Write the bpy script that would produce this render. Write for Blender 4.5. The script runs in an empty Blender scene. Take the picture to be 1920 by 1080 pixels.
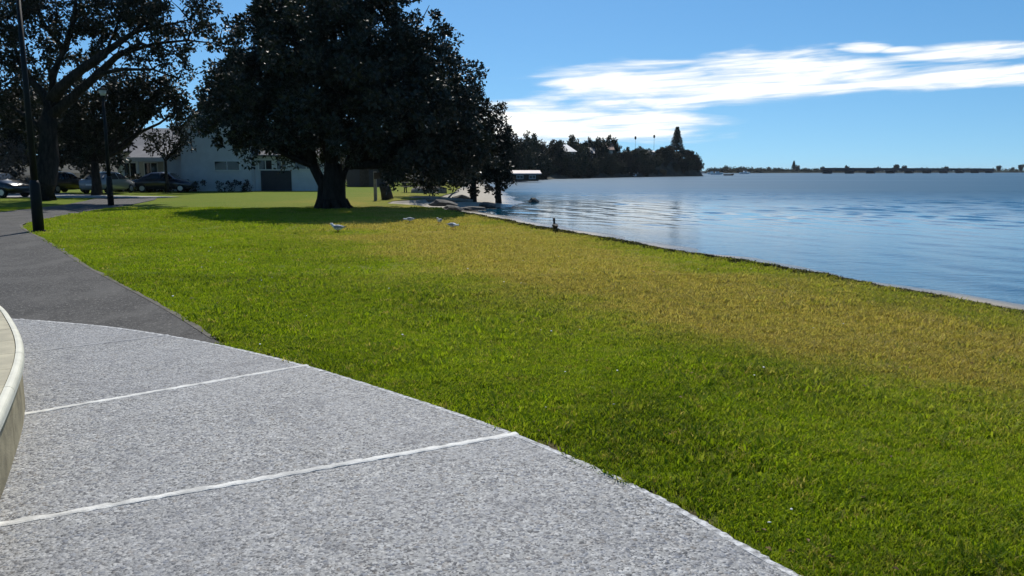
import bpy, bmesh, math, random
import numpy as np
from mathutils import Vector, Matrix

# ------------------------------------------------------------------ camera, sky, sun, exposure
sc = bpy.context.scene
COL = sc.collection
R = math.radians
SUN_EL, SUN_AZ = 50.0, -5.0            # azimuth measured from +Y (view direction), positive to the right

cam_d = bpy.data.cameras.new('camera')
cam = bpy.data.objects.new('camera', cam_d)
COL.objects.link(cam)
cam_d.sensor_width = 36.0
cam_d.lens = 36.0 * 1478.0 / 1920.0
cam_d.clip_start = 0.05
cam_d.clip_end = 20000.0
cam.location = (0, 0, 1.6)
cam.rotation_euler = (R(90 - 8.47), 0, 0)
sc.camera = cam

sc.view_settings.view_transform = 'Standard'
sc.view_settings.look = 'None'
sc.view_settings.gamma = 1.0
sc.view_settings.exposure = 0.0
sc.view_settings.use_curve_mapping = False
sc.render.engine = 'CYCLES'
sc.cycles.max_bounces = 6
sc.cycles.diffuse_bounces = 2
sc.cycles.glossy_bounces = 3
sc.cycles.transmission_bounces = 3
sc.cycles.use_denoising = True
sc.cycles.sample_clamp_indirect = 6.0


class NT:
    """small helper for writing node trees"""
    def __init__(self, tree):
        self.t = tree; self.n = tree.nodes; self.l = tree.links
        self.n.clear()

    def new(self, kind, **kw):
        nd = self.n.new(kind)
        for k, v in kw.items():
            setattr(nd, k, v)
        return nd

    def put(self, sock, v):
        if hasattr(v, 'is_output'):
            self.l.new(v, sock)
        elif v is not None:
            if isinstance(v, tuple) and sock.type == 'RGBA' and len(v) == 3:
                v = v + (1.0,)
            sock.default_value = v

    def m(self, op, a, b=None, c=None, clamp=False):
        nd = self.new('ShaderNodeMath', operation=op, use_clamp=clamp)
        for i, v in enumerate((a, b, c)):
            if v is not None:
                self.put(nd.inputs[i], v)
        return nd.outputs[0]

    def vm(self, op, a, b=None):
        nd = self.new('ShaderNodeVectorMath', operation=op)
        self.put(nd.inputs[0], a)
        if b is not None:
            self.put(nd.inputs[1], b)
        return nd.outputs[0]

    def mix(self, f, a, b, blend='MIX'):
        nd = self.new('ShaderNodeMix', data_type='RGBA', blend_type=blend, clamp_factor=True)
        self.put(nd.inputs[0], f); self.put(nd.inputs[6], a); self.put(nd.inputs[7], b)
        return nd.outputs[2]

    def smooth(self, v, lo, hi, o0=0.0, o1=1.0):
        nd = self.new('ShaderNodeMapRange', interpolation_type='SMOOTHSTEP')
        self.put(nd.inputs[0], v)
        for i, x in enumerate((lo, hi, o0, o1)):
            self.put(nd.inputs[i + 1], x)
        return nd.outputs[0]

    def noise(self, vec, scale, detail=4.0, rough=0.55, dist=0.0, col=False):
        nd = self.new('ShaderNodeTexNoise')
        if vec is not None:
            self.put(nd.inputs['Vector'], vec)
        nd.inputs['Scale'].default_value = scale
        nd.inputs['Detail'].default_value = detail
        nd.inputs['Roughness'].default_value = rough
        nd.inputs['Distortion'].default_value = dist
        return nd.outputs['Color' if col else 'Fac']

    def voronoi(self, vec, scale, out='Distance', feature='F1', rnd=1.0):
        nd = self.new('ShaderNodeTexVoronoi', feature=feature)
        if vec is not None:
            self.put(nd.inputs['Vector'], vec)
        nd.inputs['Scale'].default_value = scale
        nd.inputs['Randomness'].default_value = rnd
        return nd.outputs[out]

    def ramp(self, f, stops, interp='LINEAR'):
        nd = self.new('ShaderNodeValToRGB')
        cr = nd.color_ramp
        cr.interpolation = interp
        while len(cr.elements) < len(stops):
            cr.elements.new(0.5)
        for e, (p, c) in zip(cr.elements, stops):
            e.position = p
            e.color = (c[0], c[1], c[2], 1.0) if isinstance(c, tuple) else (c, c, c, 1.0)
        self.put(nd.inputs[0], f)
        return nd.outputs[0]

    def mapping(self, vec, scale=(1, 1, 1), rot=(0, 0, 0), loc=(0, 0, 0)):
        nd = self.new('ShaderNodeMapping')
        self.put(nd.inputs[0], vec)
        nd.inputs[1].default_value = loc
        nd.inputs[2].default_value = rot
        nd.inputs[3].default_value = scale
        return nd.outputs[0]

    def bump(self, h, strength=0.5, dist=0.02, normal=None):
        nd = self.new('ShaderNodeBump')
        self.put(nd.inputs['Height'], h)
        self.put(nd.inputs['Strength'], strength)
        self.put(nd.inputs['Distance'], dist)
        if normal is not None:
            self.put(nd.inputs['Normal'], normal)
        return nd.outputs[0]

    def pos(self):
        return self.new('ShaderNodeNewGeometry').outputs['Position']

    def objco(self):
        return self.new('ShaderNodeTexCoord').outputs['Object']

    def out(self, sh):
        o = self.new('ShaderNodeOutputMaterial')
        self.l.new(sh, o.inputs[0])

    def principled(self, col, rough=0.6, normal=None, spec=0.5, metal=0.0, **kw):
        nd = self.new('ShaderNodeBsdfPrincipled')
        self.put(nd.inputs['Base Color'], col)
        self.put(nd.inputs['Roughness'], rough)
        self.put(nd.inputs['Specular IOR Level'], spec)
        self.put(nd.inputs['Metallic'], metal)
        if normal is not None:
            self.put(nd.inputs['Normal'], normal)
        for k, v in kw.items():
            self.put(nd.inputs[k], v)
        return nd.outputs[0]


world = bpy.data.worlds.new('World')
sc.world = world
world.use_nodes = True
w = NT(world.node_tree)
sky = w.new('ShaderNodeTexSky', sky_type='NISHITA')
sky.sun_disc = False
sky.sun_elevation = R(SUN_EL)
sky.sun_rotation = R(SUN_AZ)
sky.altitude = 0
sky.air_density = 1.0
sky.dust_density = 0.25
sky.ozone_density = 3.5
hs = w.new('ShaderNodeHueSaturation')
hs.inputs['Saturation'].default_value = 1.23
hs.inputs['Value'].default_value = 1.0
w.l.new(sky.outputs[0], hs.inputs['Color'])
# clean sea air: the band of thick haze right at the horizon is left out
_d = w.new('ShaderNodeTexCoord').outputs['Generated']
_s = w.new('ShaderNodeSeparateXYZ'); w.l.new(_d, _s.inputs[0])
_c = w.new('ShaderNodeCombineXYZ')
w.l.new(_s.outputs[0], _c.inputs[0]); w.l.new(_s.outputs[1], _c.inputs[1])
w.put(_c.inputs[2], w.m('ADD', w.m('MAXIMUM', _s.outputs[2], 0.0), 0.105))
w.l.new(w.vm('NORMALIZE', _c.outputs[0]), sky.inputs[0])
SKY_STRENGTH = 0.105
# wind-drawn clouds, laid out by azimuth and elevation right round the sky
dirv = w.vm('NORMALIZE', w.new('ShaderNodeTexCoord').outputs['Generated'])
sep = w.new('ShaderNodeSeparateXYZ')
w.l.new(dirv, sep.inputs[0])
az = w.m('MULTIPLY', w.m('ARCTAN2', sep.outputs[0], sep.outputs[1]), 57.2958)
el = w.m('MULTIPLY', w.m('ARCSINE', sep.outputs[2]), 57.2958)
comb = w.new('ShaderNodeCombineXYZ')
w.put(comb.inputs[0], w.m('MULTIPLY', az, 0.16))
w.put(comb.inputs[1], w.m('MULTIPLY', w.m('SUBTRACT', el, w.m('MULTIPLY', az, 0.03)), 1.15))
n1 = w.noise(comb.outputs[0], 0.85, 6.0, 0.56, 0.5)
CLOUDS = [  # azimuth, elevation, half width, half height, slope (degrees)
    (13.5, 6.0, 13.5, 2.1, 0.03), (3.0, 3.2, 12.0, 1.95, 0.0), (31.0, 5.7, 9.5, 0.75, 0.0),
    (23.4, 7.75, 2.0, 0.36, -0.05), (25.6, 7.5, 1.8, 0.28, -0.04), (30.0, 7.2, 6.0, 0.6, 0.0), (22.0, 6.3, 5.0, 0.8, -.05),
    (-62.0, 6.0, 13.0, 1.5, 0.03), (62.0, 8.0, 14.0, 1.8, -0.03), (-95.0, 7.0, 14.0, 1.6, 0.03),
    (110.0, 6.0, 16.0, 1.9, 0.03), (150.0, 9.0, 13.0, 1.6, 0.0), (-130.0, 7.0, 15.0, 1.9, 0.02)]
best = None
for a0, e0, wa, we, sl in CLOUDS:
    da = w.m('SUBTRACT', az, a0)
    de = w.m('SUBTRACT', w.m('SUBTRACT', el, e0), w.m('MULTIPLY', da, sl))
    q = w.m('ADD', w.m('POWER', w.m('ABSOLUTE', w.m('DIVIDE', da, wa)), 2.0),
            w.m('POWER', w.m('ABSOLUTE', w.m('DIVIDE', de, we)), 2.0))
    v = w.m('SUBTRACT', 1.0, q)
    best = v if best is None else w.m('MAXIMUM', best, v)
best = w.m('MINIMUM', w.m('MAXIMUM', best, -1.0), 0.85)
dens = w.m('ADD', best, w.m('MULTIPLY', w.m('SUBTRACT', n1, 0.5), 2.9))
comb2 = w.new('ShaderNodeCombineXYZ')
w.put(comb2.inputs[0], w.m('MULTIPLY', az, 0.10))
w.put(comb2.inputs[1], w.m('MULTIPLY', w.m('SUBTRACT', el, w.m('MULTIPLY', az, 0.035)), 2.6))
n2 = w.noise(comb2.outputs[0], 1.0, 5.0, 0.6, 0.3)
cl = w.smooth(dens, -0.15, 0.95)
cl = w.m('MULTIPLY', cl, w.smooth(w.m('ADD', n2, w.m('MULTIPLY', dens, 0.16)), 0.30, 0.66, 0.66, 1.0))
bg1 = w.new('ShaderNodeBackground')
w.put(bg1.inputs[0], w.mix(1.0, hs.outputs[0], (0.90, 1.06, 1.05), 'MULTIPLY')); bg1.inputs[1].default_value = SKY_STRENGTH
bg2 = w.new('ShaderNodeBackground')
w.put(bg2.inputs[0], w.mix(w.smooth(w.m('ADD', n2, w.m('MULTIPLY', dens, 0.10)), 0.40, 0.66), (0.70, 0.78, 0.86), (1.0, 0.99, 0.93))); bg2.inputs[1].default_value = 1.2
mx = w.new('ShaderNodeMixShader')
w.put(mx.inputs[0], cl); w.l.new(bg1.outputs[0], mx.inputs[1]); w.l.new(bg2.outputs[0], mx.inputs[2])
wo = w.new('ShaderNodeOutputWorld')
w.l.new(mx.outputs[0], wo.inputs[0])

sun_d = bpy.data.lights.new('sun', 'SUN')
sun_d.energy = 4.6
sun_d.angle = R(0.53)
sun_d.color = (1.0, 0.95, 0.86)
sun = bpy.data.objects.new('sun', sun_d)
COL.objects.link(sun)
sdir = Vector((math.sin(R(SUN_AZ)) * math.cos(R(SUN_EL)), math.cos(R(SUN_AZ)) * math.cos(R(SUN_EL)), math.sin(R(SUN_EL))))
sun.rotation_euler = sdir.to_track_quat('Z', 'Y').to_euler()
sun.location = (0, 0, 60)

# ------------------------------------------------------------------ helpers
rng = np.random.default_rng(11)
random.seed(7)
MATS = {}


def mat(name):
    m = bpy.data.materials.new(name)
    m.use_nodes = True
    MATS[name] = m
    return m, NT(m.node_tree)


def tag(o, label=None, cat=None, group=None, kind=None):
    if label: o['label'] = label
    if cat: o['category'] = cat
    if group: o['group'] = group
    if kind: o['kind'] = kind
    return o


def empty(name, loc=(0, 0, 0), rz=0.0):
    o = bpy.data.objects.new(name, None)
    o.empty_display_size = 0.2
    COL.objects.link(o)
    o.location = loc
    o.rotation_euler = (0, 0, rz)
    return o


def link_mesh(name, me, material=None, parent=None):
    o = bpy.data.objects.new(name, me)
    COL.objects.link(o)
    if material is not None and len(me.materials) == 0:
        me.materials.append(MATS[material])
    if parent is not None:
        o.parent = parent
    return o


def fast_mesh(name, verts, quads=None, tris=None, smooth=False):
    me = bpy.data.meshes.new(name)
    verts = np.asarray(verts, dtype=np.float32)
    idx = []; starts = []; s = 0
    if quads is not None and len(quads):
        q = np.asarray(quads, dtype=np.int32); idx.append(q.ravel())
        starts.append(np.arange(len(q), dtype=np.int32) * 4 + s); s += len(q) * 4
    if tris is not None and len(tris):
        t = np.asarray(tris, dtype=np.int32); idx.append(t.ravel())
        starts.append(np.arange(len(t), dtype=np.int32) * 3 + s); s += len(t) * 3
    idx = np.concatenate(idx); starts = np.concatenate(starts)
    me.vertices.add(len(verts)); me.vertices.foreach_set('co', verts.ravel())
    me.loops.add(len(idx)); me.loops.foreach_set('vertex_index', idx)
    me.polygons.add(len(starts)); me.polygons.foreach_set('loop_start', starts)
    if smooth:
        me.polygons.foreach_set('use_smooth', np.ones(len(starts), dtype=bool))
    me.update(calc_edges=True)
    me.validate()
    return me


def part(name, bm, material, parent=None, smooth=False, bevel=0.0):
    if bevel > 0:
        bmesh.ops.bevel(bm, geom=list(bm.edges), offset=bevel, segments=1, affect='EDGES', clamp_overlap=True)
    bmesh.ops.recalc_face_normals(bm, faces=bm.faces)
    me = bpy.data.meshes.new(name)
    bm.to_mesh(me); bm.free()
    if smooth:
        for p in me.polygons: p.use_smooth = True
    return link_mesh(name, me, material, parent)


def box(bm, lo, hi):
    lo, hi = Vector(lo), Vector(hi)
    vs = [bm.verts.new((x, y, z)) for x in (lo.x, hi.x) for y in (lo.y, hi.y) for z in (lo.z, hi.z)]
    for f in ((0, 1, 3, 2), (4, 6, 7, 5), (0, 4, 5, 1), (2, 3, 7, 6), (0, 2, 6, 4), (1, 5, 7, 3)):
        bm.faces.new([vs[i] for i in f])
    return bm


def bx(lo, hi):
    return box(bmesh.new(), lo, hi)


def tube(bm, pts, radii, seg=8, cap=True):
    pts = [Vector(p) for p in pts]
    rings = []
    up = Vector((0.13, 0.31, 0.94)).normalized()
    for i, p in enumerate(pts):
        d = (pts[min(i + 1, len(pts) - 1)] - pts[max(i - 1, 0)])
        if d.length < 1e-9: d = Vector((0, 0, 1))
        d.normalize()
        a = d.cross(up if abs(d.dot(up)) < 0.95 else Vector((1, 0, 0))).normalized()
        b = d.cross(a)
        r = radii[i] if hasattr(radii, '__len__') else radii
        rings.append([bm.verts.new(p + (a * math.cos(t) + b * math.sin(t)) * r)
                      for t in [2 * math.pi * k / seg for k in range(seg)]])
    for r0, r1 in zip(rings, rings[1:]):
        for k in range(seg):
            bm.faces.new((r0[k], r0[(k + 1) % seg], r1[(k + 1) % seg], r1[k]))
    if cap:
        bm.faces.new(rings[0][::-1]); bm.faces.new(rings[-1])
    return bm


def prism(bm, poly, z0, z1):
    lo = [bm.verts.new((x, y, z0)) for x, y in poly]
    hi = [bm.verts.new((x, y, z1)) for x, y in poly]
    n = len(poly)
    for i in range(n):
        bm.faces.new((lo[i], lo[(i + 1) % n], hi[(i + 1) % n], hi[i]))
    bm.faces.new(hi); bm.faces.new(lo[::-1])
    return bm


def spline(pts, n):
    """Catmull-Rom through 2-D points, n samples per span"""
    P = [np.array(p, float) for p in pts]
    P = [2 * P[0] - P[1]] + P + [2 * P[-1] - P[-2]]
    out = []
    for i in range(1, len(P) - 2):
        for k in range(n):
            t = k / n
            out.append(0.5 * ((2 * P[i]) + (-P[i - 1] + P[i + 1]) * t + (2 * P[i - 1] - 5 * P[i] + 4 * P[i + 1] - P[i + 2]) * t * t
                              + (-P[i - 1] + 3 * P[i] - 3 * P[i + 1] + P[i + 2]) * t ** 3))
    out.append(P[-2])
    return np.array(out)


def in_poly(px, py, poly):
    inside = np.zeros(len(px), bool)
    j = len(poly) - 1
    for i in range(len(poly)):
        xi, yi = poly[i]; xj, yj = poly[j]
        c = ((yi > py) != (yj > py)) & (px < (xj - xi) * (py - yi) / (yj - yi + 1e-12) + xi)
        inside ^= c
        j = i
    return inside


def poly_dist(px, py, pts):
    d = np.full(len(px), 1e9)
    for (ax, ay), (bx_, by) in zip(pts[:-1], pts[1:]):
        vx, vy = bx_ - ax, by - ay
        t = np.clip(((px - ax) * vx + (py - ay) * vy) / (vx * vx + vy * vy + 1e-12), 0, 1)
        d = np.minimum(d, np.hypot(px - ax - t * vx, py - ay - t * vy))
    return d


def vnoise(x, y, s, seed=0):
    """cheap smooth value noise 0..1"""
    r = np.random.default_rng(seed).random((64, 64))
    u, v = np.asarray(x) * s + 100.3, np.asarray(y) * s + 100.7
    i, j = np.floor(u).astype(int), np.floor(v).astype(int)
    fu, fv = u - i, v - j
    fu = fu * fu * (3 - 2 * fu); fv = fv * fv * (3 - 2 * fv)
    g = lambda a, b: r[a % 64, b % 64]
    return (g(i, j) * (1 - fu) + g(i + 1, j) * fu) * (1 - fv) + (g(i, j + 1) * (1 - fu) + g(i + 1, j + 1) * fu) * fv


# ------------------------------------------------------------------ materials
def simple(name, col, rough=0.7, spec=0.3, var=0.15, scale=6.0, bump=0.1, bscale=60.0, metal=0.0):
    m, n = mat(name)
    p = n.objco()
    f = n.noise(p, scale, 5.0, 0.6)
    c0 = tuple(x * (1 - var) for x in col); c1 = tuple(min(1, x * (1 + var)) for x in col)
    c = n.mix(n.smooth(f, 0.3, 0.7), c0, c1)
    nb = n.bump(n.noise(p, bscale, 3.0), bump, 0.01)
    n.out(n.principled(c, rough, nb, spec, metal))
    return m


# lawn soil and thatch under the blades: colour follows how dry the turf is
m, n = mat('lawn_ground')
p = n.pos()
dry = n.new('ShaderNodeAttribute', attribute_name='dry').outputs['Fac']
f1 = n.noise(p, 1.6, 5.0, 0.65); f2 = n.noise(p, 22.0, 4.0, 0.7); f3 = n.noise(p, 7.0, 4.0, 0.6)
g = n.mix(n.smooth(f3, 0.3, 0.72), (0.098, 0.149, 0.005), (0.163, 0.221, 0.007))
g = n.mix(n.smooth(f2, 0.40, 0.8), g, (0.055, 0.085, 0.007))
d_ = n.mix(n.smooth(f3, 0.3, 0.7), (0.24, 0.185, 0.026), (0.32, 0.25, 0.035))
c = n.mix(n.m('ADD', dry, n.m('MULTIPLY', n.m('SUBTRACT', f1, 0.5), 0.5), clamp=True), g, d_)
soil = n.new('ShaderNodeAttribute', attribute_name='soil').outputs['Fac']
c = n.mix(soil, c, n.mix(f2, (0.055, 0.038, 0.022), (0.13, 0.095, 0.06)))
bm_ = n.bump(n.m('ADD', f2, n.m('MULTIPLY', n.noise(p, 80.0, 2.0), 0.6)), 0.9, 0.03)
n.out(n.principled(c, 0.9, bm_, 0.1))

m, n = mat('grass_blade')
dry = n.new('ShaderNodeAttribute', attribute_name='dry', attribute_type='INSTANCER').outputs['Fac']
tone = n.new('ShaderNodeAttribute', attribute_name='tone', attribute_type='INSTANCER').outputs['Fac']
rnd = n.new('ShaderNodeObjectInfo').outputs['Random']
g = n.mix(tone, (0.064, 0.122, 0.006), (0.335, 0.458, 0.012))
g = n.mix(n.m('MULTIPLY', rnd, 0.35), g, (0.30, 0.36, 0.015))
c = n.mix(dry, g, n.mix(rnd, (0.66, 0.49, 0.15), (0.45, 0.33, 0.07)))
df = n.new('ShaderNodeBsdfPrincipled')
n.put(df.inputs['Base Color'], c); df.inputs['Roughness'].default_value = 0.5
df.inputs['Specular IOR Level'].default_value = 0.18
tr = n.new('ShaderNodeBsdfTranslucent')
n.put(tr.inputs[0], n.mix(0.3, c, (0.33, 0.44, 0.006)))
ms = n.new('ShaderNodeMixShader'); ms.inputs[0].default_value = 0.5
n.l.new(df.outputs[0], ms.inputs[1]); n.l.new(tr.outputs[0], ms.inputs[2])
n.out(ms.outputs[0])

m, n = mat('fringe_blade')
rnd = n.new('ShaderNodeObjectInfo').outputs['Random']
n.out(n.principled(n.mix(rnd, (0.045, 0.050, 0.012), (0.13, 0.105, 0.035)), 0.7, None, 0.1))

# sand of the narrow beach: pale when dry, darker where wet
m, n = mat('sand')
p = n.pos()
sx = n.new('ShaderNodeSeparateXYZ'); n.l.new(p, sx.inputs[0])
wet = n.smooth(n.m('ADD', sx.outputs[2], n.m('MULTIPLY', n.m('SUBTRACT', n.noise(p, 1.2, 4.0), 0.5), 0.10)), -0.50, -0.36, 1.0, 0.0)
f2 = n.noise(p, 30.0, 5.0, 0.7); f1 = n.noise(p, 2.0, 5.0, 0.6)
c = n.mix(f2, (0.30, 0.26, 0.20), (0.46, 0.41, 0.33))
c = n.mix(n.smooth(f1, 0.55, 0.75), c, (0.12, 0.095, 0.06))
c = n.mix(wet, c, (0.17, 0.15, 0.12))
n.out(n.principled(c, n.smooth(wet, 0, 1, 0.9, 0.25), n.bump(f2, 0.5, 0.02), 0.4))

# calm bay water, ruffled by wind in drifting bands
m, n = mat('bay_water')
p = n.pos()
lanes = n.noise(n.mapping(p, (0.012, 0.055, 1), (0, 0, R(-8))), 1.0, 4.0, 0.55, 0.3)
sw = n.new('ShaderNodeSeparateXYZ'); n.l.new(p, sw.inputs[0])
off = n.m('ADD', n.m('MULTIPLY', n.m('SUBTRACT', sw.outputs[0], 7.2), 0.953), n.m('MULTIPLY', n.m('SUBTRACT', sw.outputs[1], 4.0), 0.304))
lee = n.smooth(off, 2.0, 22.0, -0.16, 0.05)
ruf = n.smooth(n.m('ADD', lanes, lee), 0.36, 0.60)
w1 = n.noise(n.mapping(p, (0.9, 2.2, 1), (0, 0, R(12))), 1.3, 3.0, 0.6)
w2 = n.noise(n.mapping(p, (1.0, 2.4, 1), (0, 0, R(-14))), 4.0, 4.0, 0.65)
h = n.m('ADD', w1, n.m('MULTIPLY', w2, 0.55))
nb = n.bump(h, n.m('MULTIPLY', n.smooth(ruf, 0, 1, 0.5, 1.0), n.smooth(sw.outputs[1], 8.0, 40.0, 0.30, 0.04)), 0.12)
n.out(n.principled((0.004, 0.062, 0.115), n.m('ADD', n.smooth(ruf, 0, 1, 0.07, 0.13), n.m('ADD', n.smooth(off, 12.0, 60.0, 0.0, 0.16), n.smooth(sw.outputs[1], 40.0, 95.0, 0.0, 0.16))), nb, 0.5, 0.0, **{'IOR': 1.333}))

# exposed-aggregate concrete
m, n = mat('aggregate')
p = n.pos()
vd = n.new('ShaderNodeTexVoronoi', feature='F1'); n.put(vd.inputs['Vector'], n.vm('ADD', p, n.mapping(n.noise(p, 20, 2.0, col=True), (0.02, 0.02, 0.02))))
vd.inputs['Scale'].default_value = 43.0
sepc = n.new('ShaderNodeSeparateColor'); n.l.new(vd.outputs['Color'], sepc.inputs[0])
peb = n.ramp(sepc.outputs[0], [(0.0, (0.05, 0.052, 0.056)), (0.16, (0.13, 0.133, 0.14)), (0.45, (0.26, 0.264, 0.275)), (0.8, (0.38, 0.384, 0.39)), (1.0, (0.62, 0.62, 0.60))])
peb = n.mix(n.m('MULTIPLY', n.smooth(sepc.outputs[1], 0.75, 0.95), 0.5), peb, (0.30, 0.25, 0.19))
peb = n.mix(n.m('MULTIPLY', n.smooth(sepc.outputs[2], 0.70, 0.95), 0.5), peb, (0.14, 0.17, 0.23))
edge = n.smooth(vd.outputs['Distance'], 0.42, 0.70)
c = n.mix(edge, peb, (0.33, 0.33, 0.32))
v2 = n.new('ShaderNodeTexVoronoi', feature='F1'); n.put(v2.inputs['Vector'], p); v2.inputs['Scale'].default_value = 105.0
s2 = n.new('ShaderNodeSeparateColor'); n.l.new(v2.outputs['Color'], s2.inputs[0])
c = n.mix(n.m('MULTIPLY', n.smooth(s2.outputs[1], 0.72, 0.85), 0.7), c, (0.62, 0.61, 0.58))
c = n.mix(n.m('MULTIPLY', n.smooth(s2.outputs[2], 0.76, 0.88), 0.85), c, (0.05, 0.05, 0.055))
big = n.noise(p, 1.1, 5.0, 0.6); st = n.noise(n.mapping(p, (1, 1, 1), loc=(4, 2, 0)), 1.5, 7.0, 0.68)
c = n.mix(n.m('MULTIPLY', n.smooth(big, 0.35, 0.7), 0.30), c, (0.34, 0.34, 0.35))
c = n.mix(n.m('MULTIPLY', n.smooth(n.noise(p, 6.0, 4.0, 0.7), 0.50, 0.75), 0.35), c, (0.13, 0.135, 0.15))
c = n.mix(n.m('MULTIPLY', n.smooth(st, 0.52, 0.70), 0.5), c, (0.095, 0.098, 0.112))
hh = n.m('ADD', n.smooth(vd.outputs['Distance'], 0.1, 0.7, 1.0, 0.0), n.m('MULTIPLY', n.smooth(v2.outputs['Distance'], 0.1, 0.7, 1.0, 0.0), 0.4))
orn = n.new('ShaderNodeObjectInfo').outputs['Random']
c = n.mix(1.0, c, n.mix(orn, (0.70, 0.71, 0.73), (0.84, 0.84, 0.835)), 'MULTIPLY')
n.out(n.principled(c, 0.65, n.bump(hh, 0.6, 0.006), 0.35))

# worn asphalt
m, n = mat('asphalt')
p = n.pos()
vc = n.new('ShaderNodeTexVoronoi', feature='F1'); n.put(vc.inputs['Vector'], p); vc.inputs['Scale'].default_value = 70.0
s2 = n.new('ShaderNodeSeparateColor'); n.l.new(vc.outputs['Color'], s2.inputs[0])
c = n.ramp(s2.outputs[0], [(0.0, (0.015, 0.014, 0.013)), (0.5, (0.036, 0.034, 0.032)), (0.9, (0.068, 0.064, 0.060)), (1.0, (0.22, 0.21, 0.19))])
big = n.noise(n.mapping(p, (1, 0.5, 1), (0, 0, R(35))), 1.4, 6.0, 0.7)
c = n.mix(n.m('MULTIPLY', n.smooth(big, 0.42, 0.66), 0.6), c, (0.100, 0.095, 0.088))
n.out(n.principled(c, 0.8, n.bump(n.smooth(vc.outputs['Distance'], 0.1, 0.7, 1.0, 0.0), 0.7, 0.006), 0.3))

simple('mortar', (0.64, 0.63, 0.59), 0.8, 0.2, 0.25, 9.0, 0.4, 90)
simple('slab_margin', (0.44, 0.44, 0.435), 0.8, 0.2, 0.55, 26.0, 1.0, 60)
simple('mortar_grey', (0.32, 0.32, 0.32), 0.8, 0.2, 0.14, 9.0, 0.4, 90)
simple('path_edging', (0.12, 0.11, 0.09), 0.85, 0.2, 0.2, 5.0, 0.4, 80)
simple('wall_render', (0.35, 0.295, 0.185), 0.8, 0.2, 0.28, 5.0, 0.35, 70)
simple('coping_cream', (0.68, 0.655, 0.53), 0.5, 0.4, 0.08, 6.0, 0.15, 60)
simple('beige_tile', (0.44, 0.395, 0.27), 0.6, 0.35, 0.2, 4.0, 0.2, 70)
simple('pole_paint', (0.009, 0.011, 0.012), 0.6, 0.2, 0.2, 4.0, 0.05, 40)
simple('lamp_glass', (0.55, 0.55, 0.52), 0.25, 0.5, 0.04)
simple('house_white', (0.58, 0.59, 0.60), 0.75, 0.25, 0.06, 1.5, 0.15, 30)
simple('house_cream', (0.50, 0.47, 0.40), 0.75, 0.25, 0.06, 1.5, 0.15, 30)
simple('roof_grey', (0.16, 0.16, 0.17), 0.6, 0.3, 0.12, 2.0, 0.2, 12)
simple('roof_pale', (0.72, 0.71, 0.69), 0.45, 0.4, 0.06, 2.0, 0.1, 12)
simple('roof_pink', (0.40, 0.32, 0.31), 0.5, 0.35, 0.06, 2.0, 0.1, 12)
simple('roof_tile', (0.18, 0.075, 0.055), 0.6, 0.35, 0.15, 2.0, 0.2, 12)
simple('trim_white', (0.70, 0.70, 0.68), 0.6, 0.3, 0.05)
simple('dark_door', (0.022, 0.026, 0.036), 0.5, 0.4, 0.15)
simple('dark_timber', (0.045, 0.037, 0.030), 0.8, 0.2, 0.3, 5.0, 0.3, 30)
simple('grey_timber', (0.22, 0.20, 0.17), 0.8, 0.2, 0.2, 5.0, 0.3, 30)
simple('tyre_rubber', (0.018, 0.018, 0.018), 0.8, 0.2, 0.1)
simple('alloy', (0.45, 0.45, 0.46), 0.35, 0.5, 0.05, metal=0.8)
simple('gull_white', (0.78, 0.78, 0.76), 0.7, 0.2, 0.04, 30, 0.2, 80)
simple('gull_grey', (0.30, 0.32, 0.35), 0.7, 0.2, 0.08, 30, 0.2, 80)
simple('gull_black', (0.02, 0.02, 0.022), 0.6, 0.3, 0.1)
simple('gull_red', (0.40, 0.045, 0.02), 0.5, 0.3, 0.1)
simple('duck_brown', (0.05, 0.042, 0.035), 0.7, 0.2, 0.25, 20, 0.2, 80)
simple('rock', (0.085, 0.08, 0.072), 0.8, 0.3, 0.35, 4.0, 0.6, 18)
simple('cliff', (0.045, 0.042, 0.03), 0.9, 0.2, 0.45, 0.25, 0.8, 1.5)
simple('far_land', (0.02, 0.027, 0.02), 0.9, 0.1, 0.4, 0.03, 0.3, 1.0)
simple('bridge_concrete', (0.028, 0.036, 0.045), 0.8, 0.2, 0.15, 0.3, 0.2, 6)
simple('boat_white', (0.75, 0.76, 0.77), 0.35, 0.5, 0.05)
simple('petal_white', (0.80, 0.80, 0.76), 0.7, 0.2, 0.05)
simple('dry_leaf', (0.13, 0.075, 0.03), 0.7, 0.3, 0.4, 8)
simple('concrete_drive', (0.33, 0.325, 0.31), 0.8, 0.2, 0.12, 1.0, 0.3, 60)
for nm, colr in (('car_navy', (0.012, 0.016, 0.035)), ('car_silver', (0.24, 0.245, 0.25)), ('car_white', (0.72, 0.72, 0.71)), ('car_black', (0.010, 0.010, 0.012))):
    m, n = mat(nm)
    n.out(n.principled(colr, 0.28, None, 0.5, 0.0, **{'Coat Weight': 0.8, 'Coat Roughness': 0.05}))
m, n = mat('dark_glass')
n.out(n.principled((0.012, 0.015, 0.018), 0.06, None, 0.5))
m, n = mat('car_lamp')
n.out(n.principled((0.7, 0.7, 0.68), 0.12, None, 0.6))
m, n = mat('tail_lamp')
n.out(n.principled((0.25, 0.01, 0.01), 0.15, None, 0.6))


def bark(name, c0, c1):
    m, n = mat(name)
    p = n.objco()
    f = n.noise(n.mapping(p, (1, 1, 0.22)), 9.0, 6.0, 0.65)
    n.out(n.principled(n.mix(n.smooth(f, 0.3, 0.7), c0, c1), 0.9, n.bump(f, 0.9, 0.05), 0.15))


bark('bark_dark', (0.014, 0.012, 0.010), (0.040, 0.035, 0.030))
bark('bark_gum', (0.012, 0.010, 0.009), (0.036, 0.031, 0.027))


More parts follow.
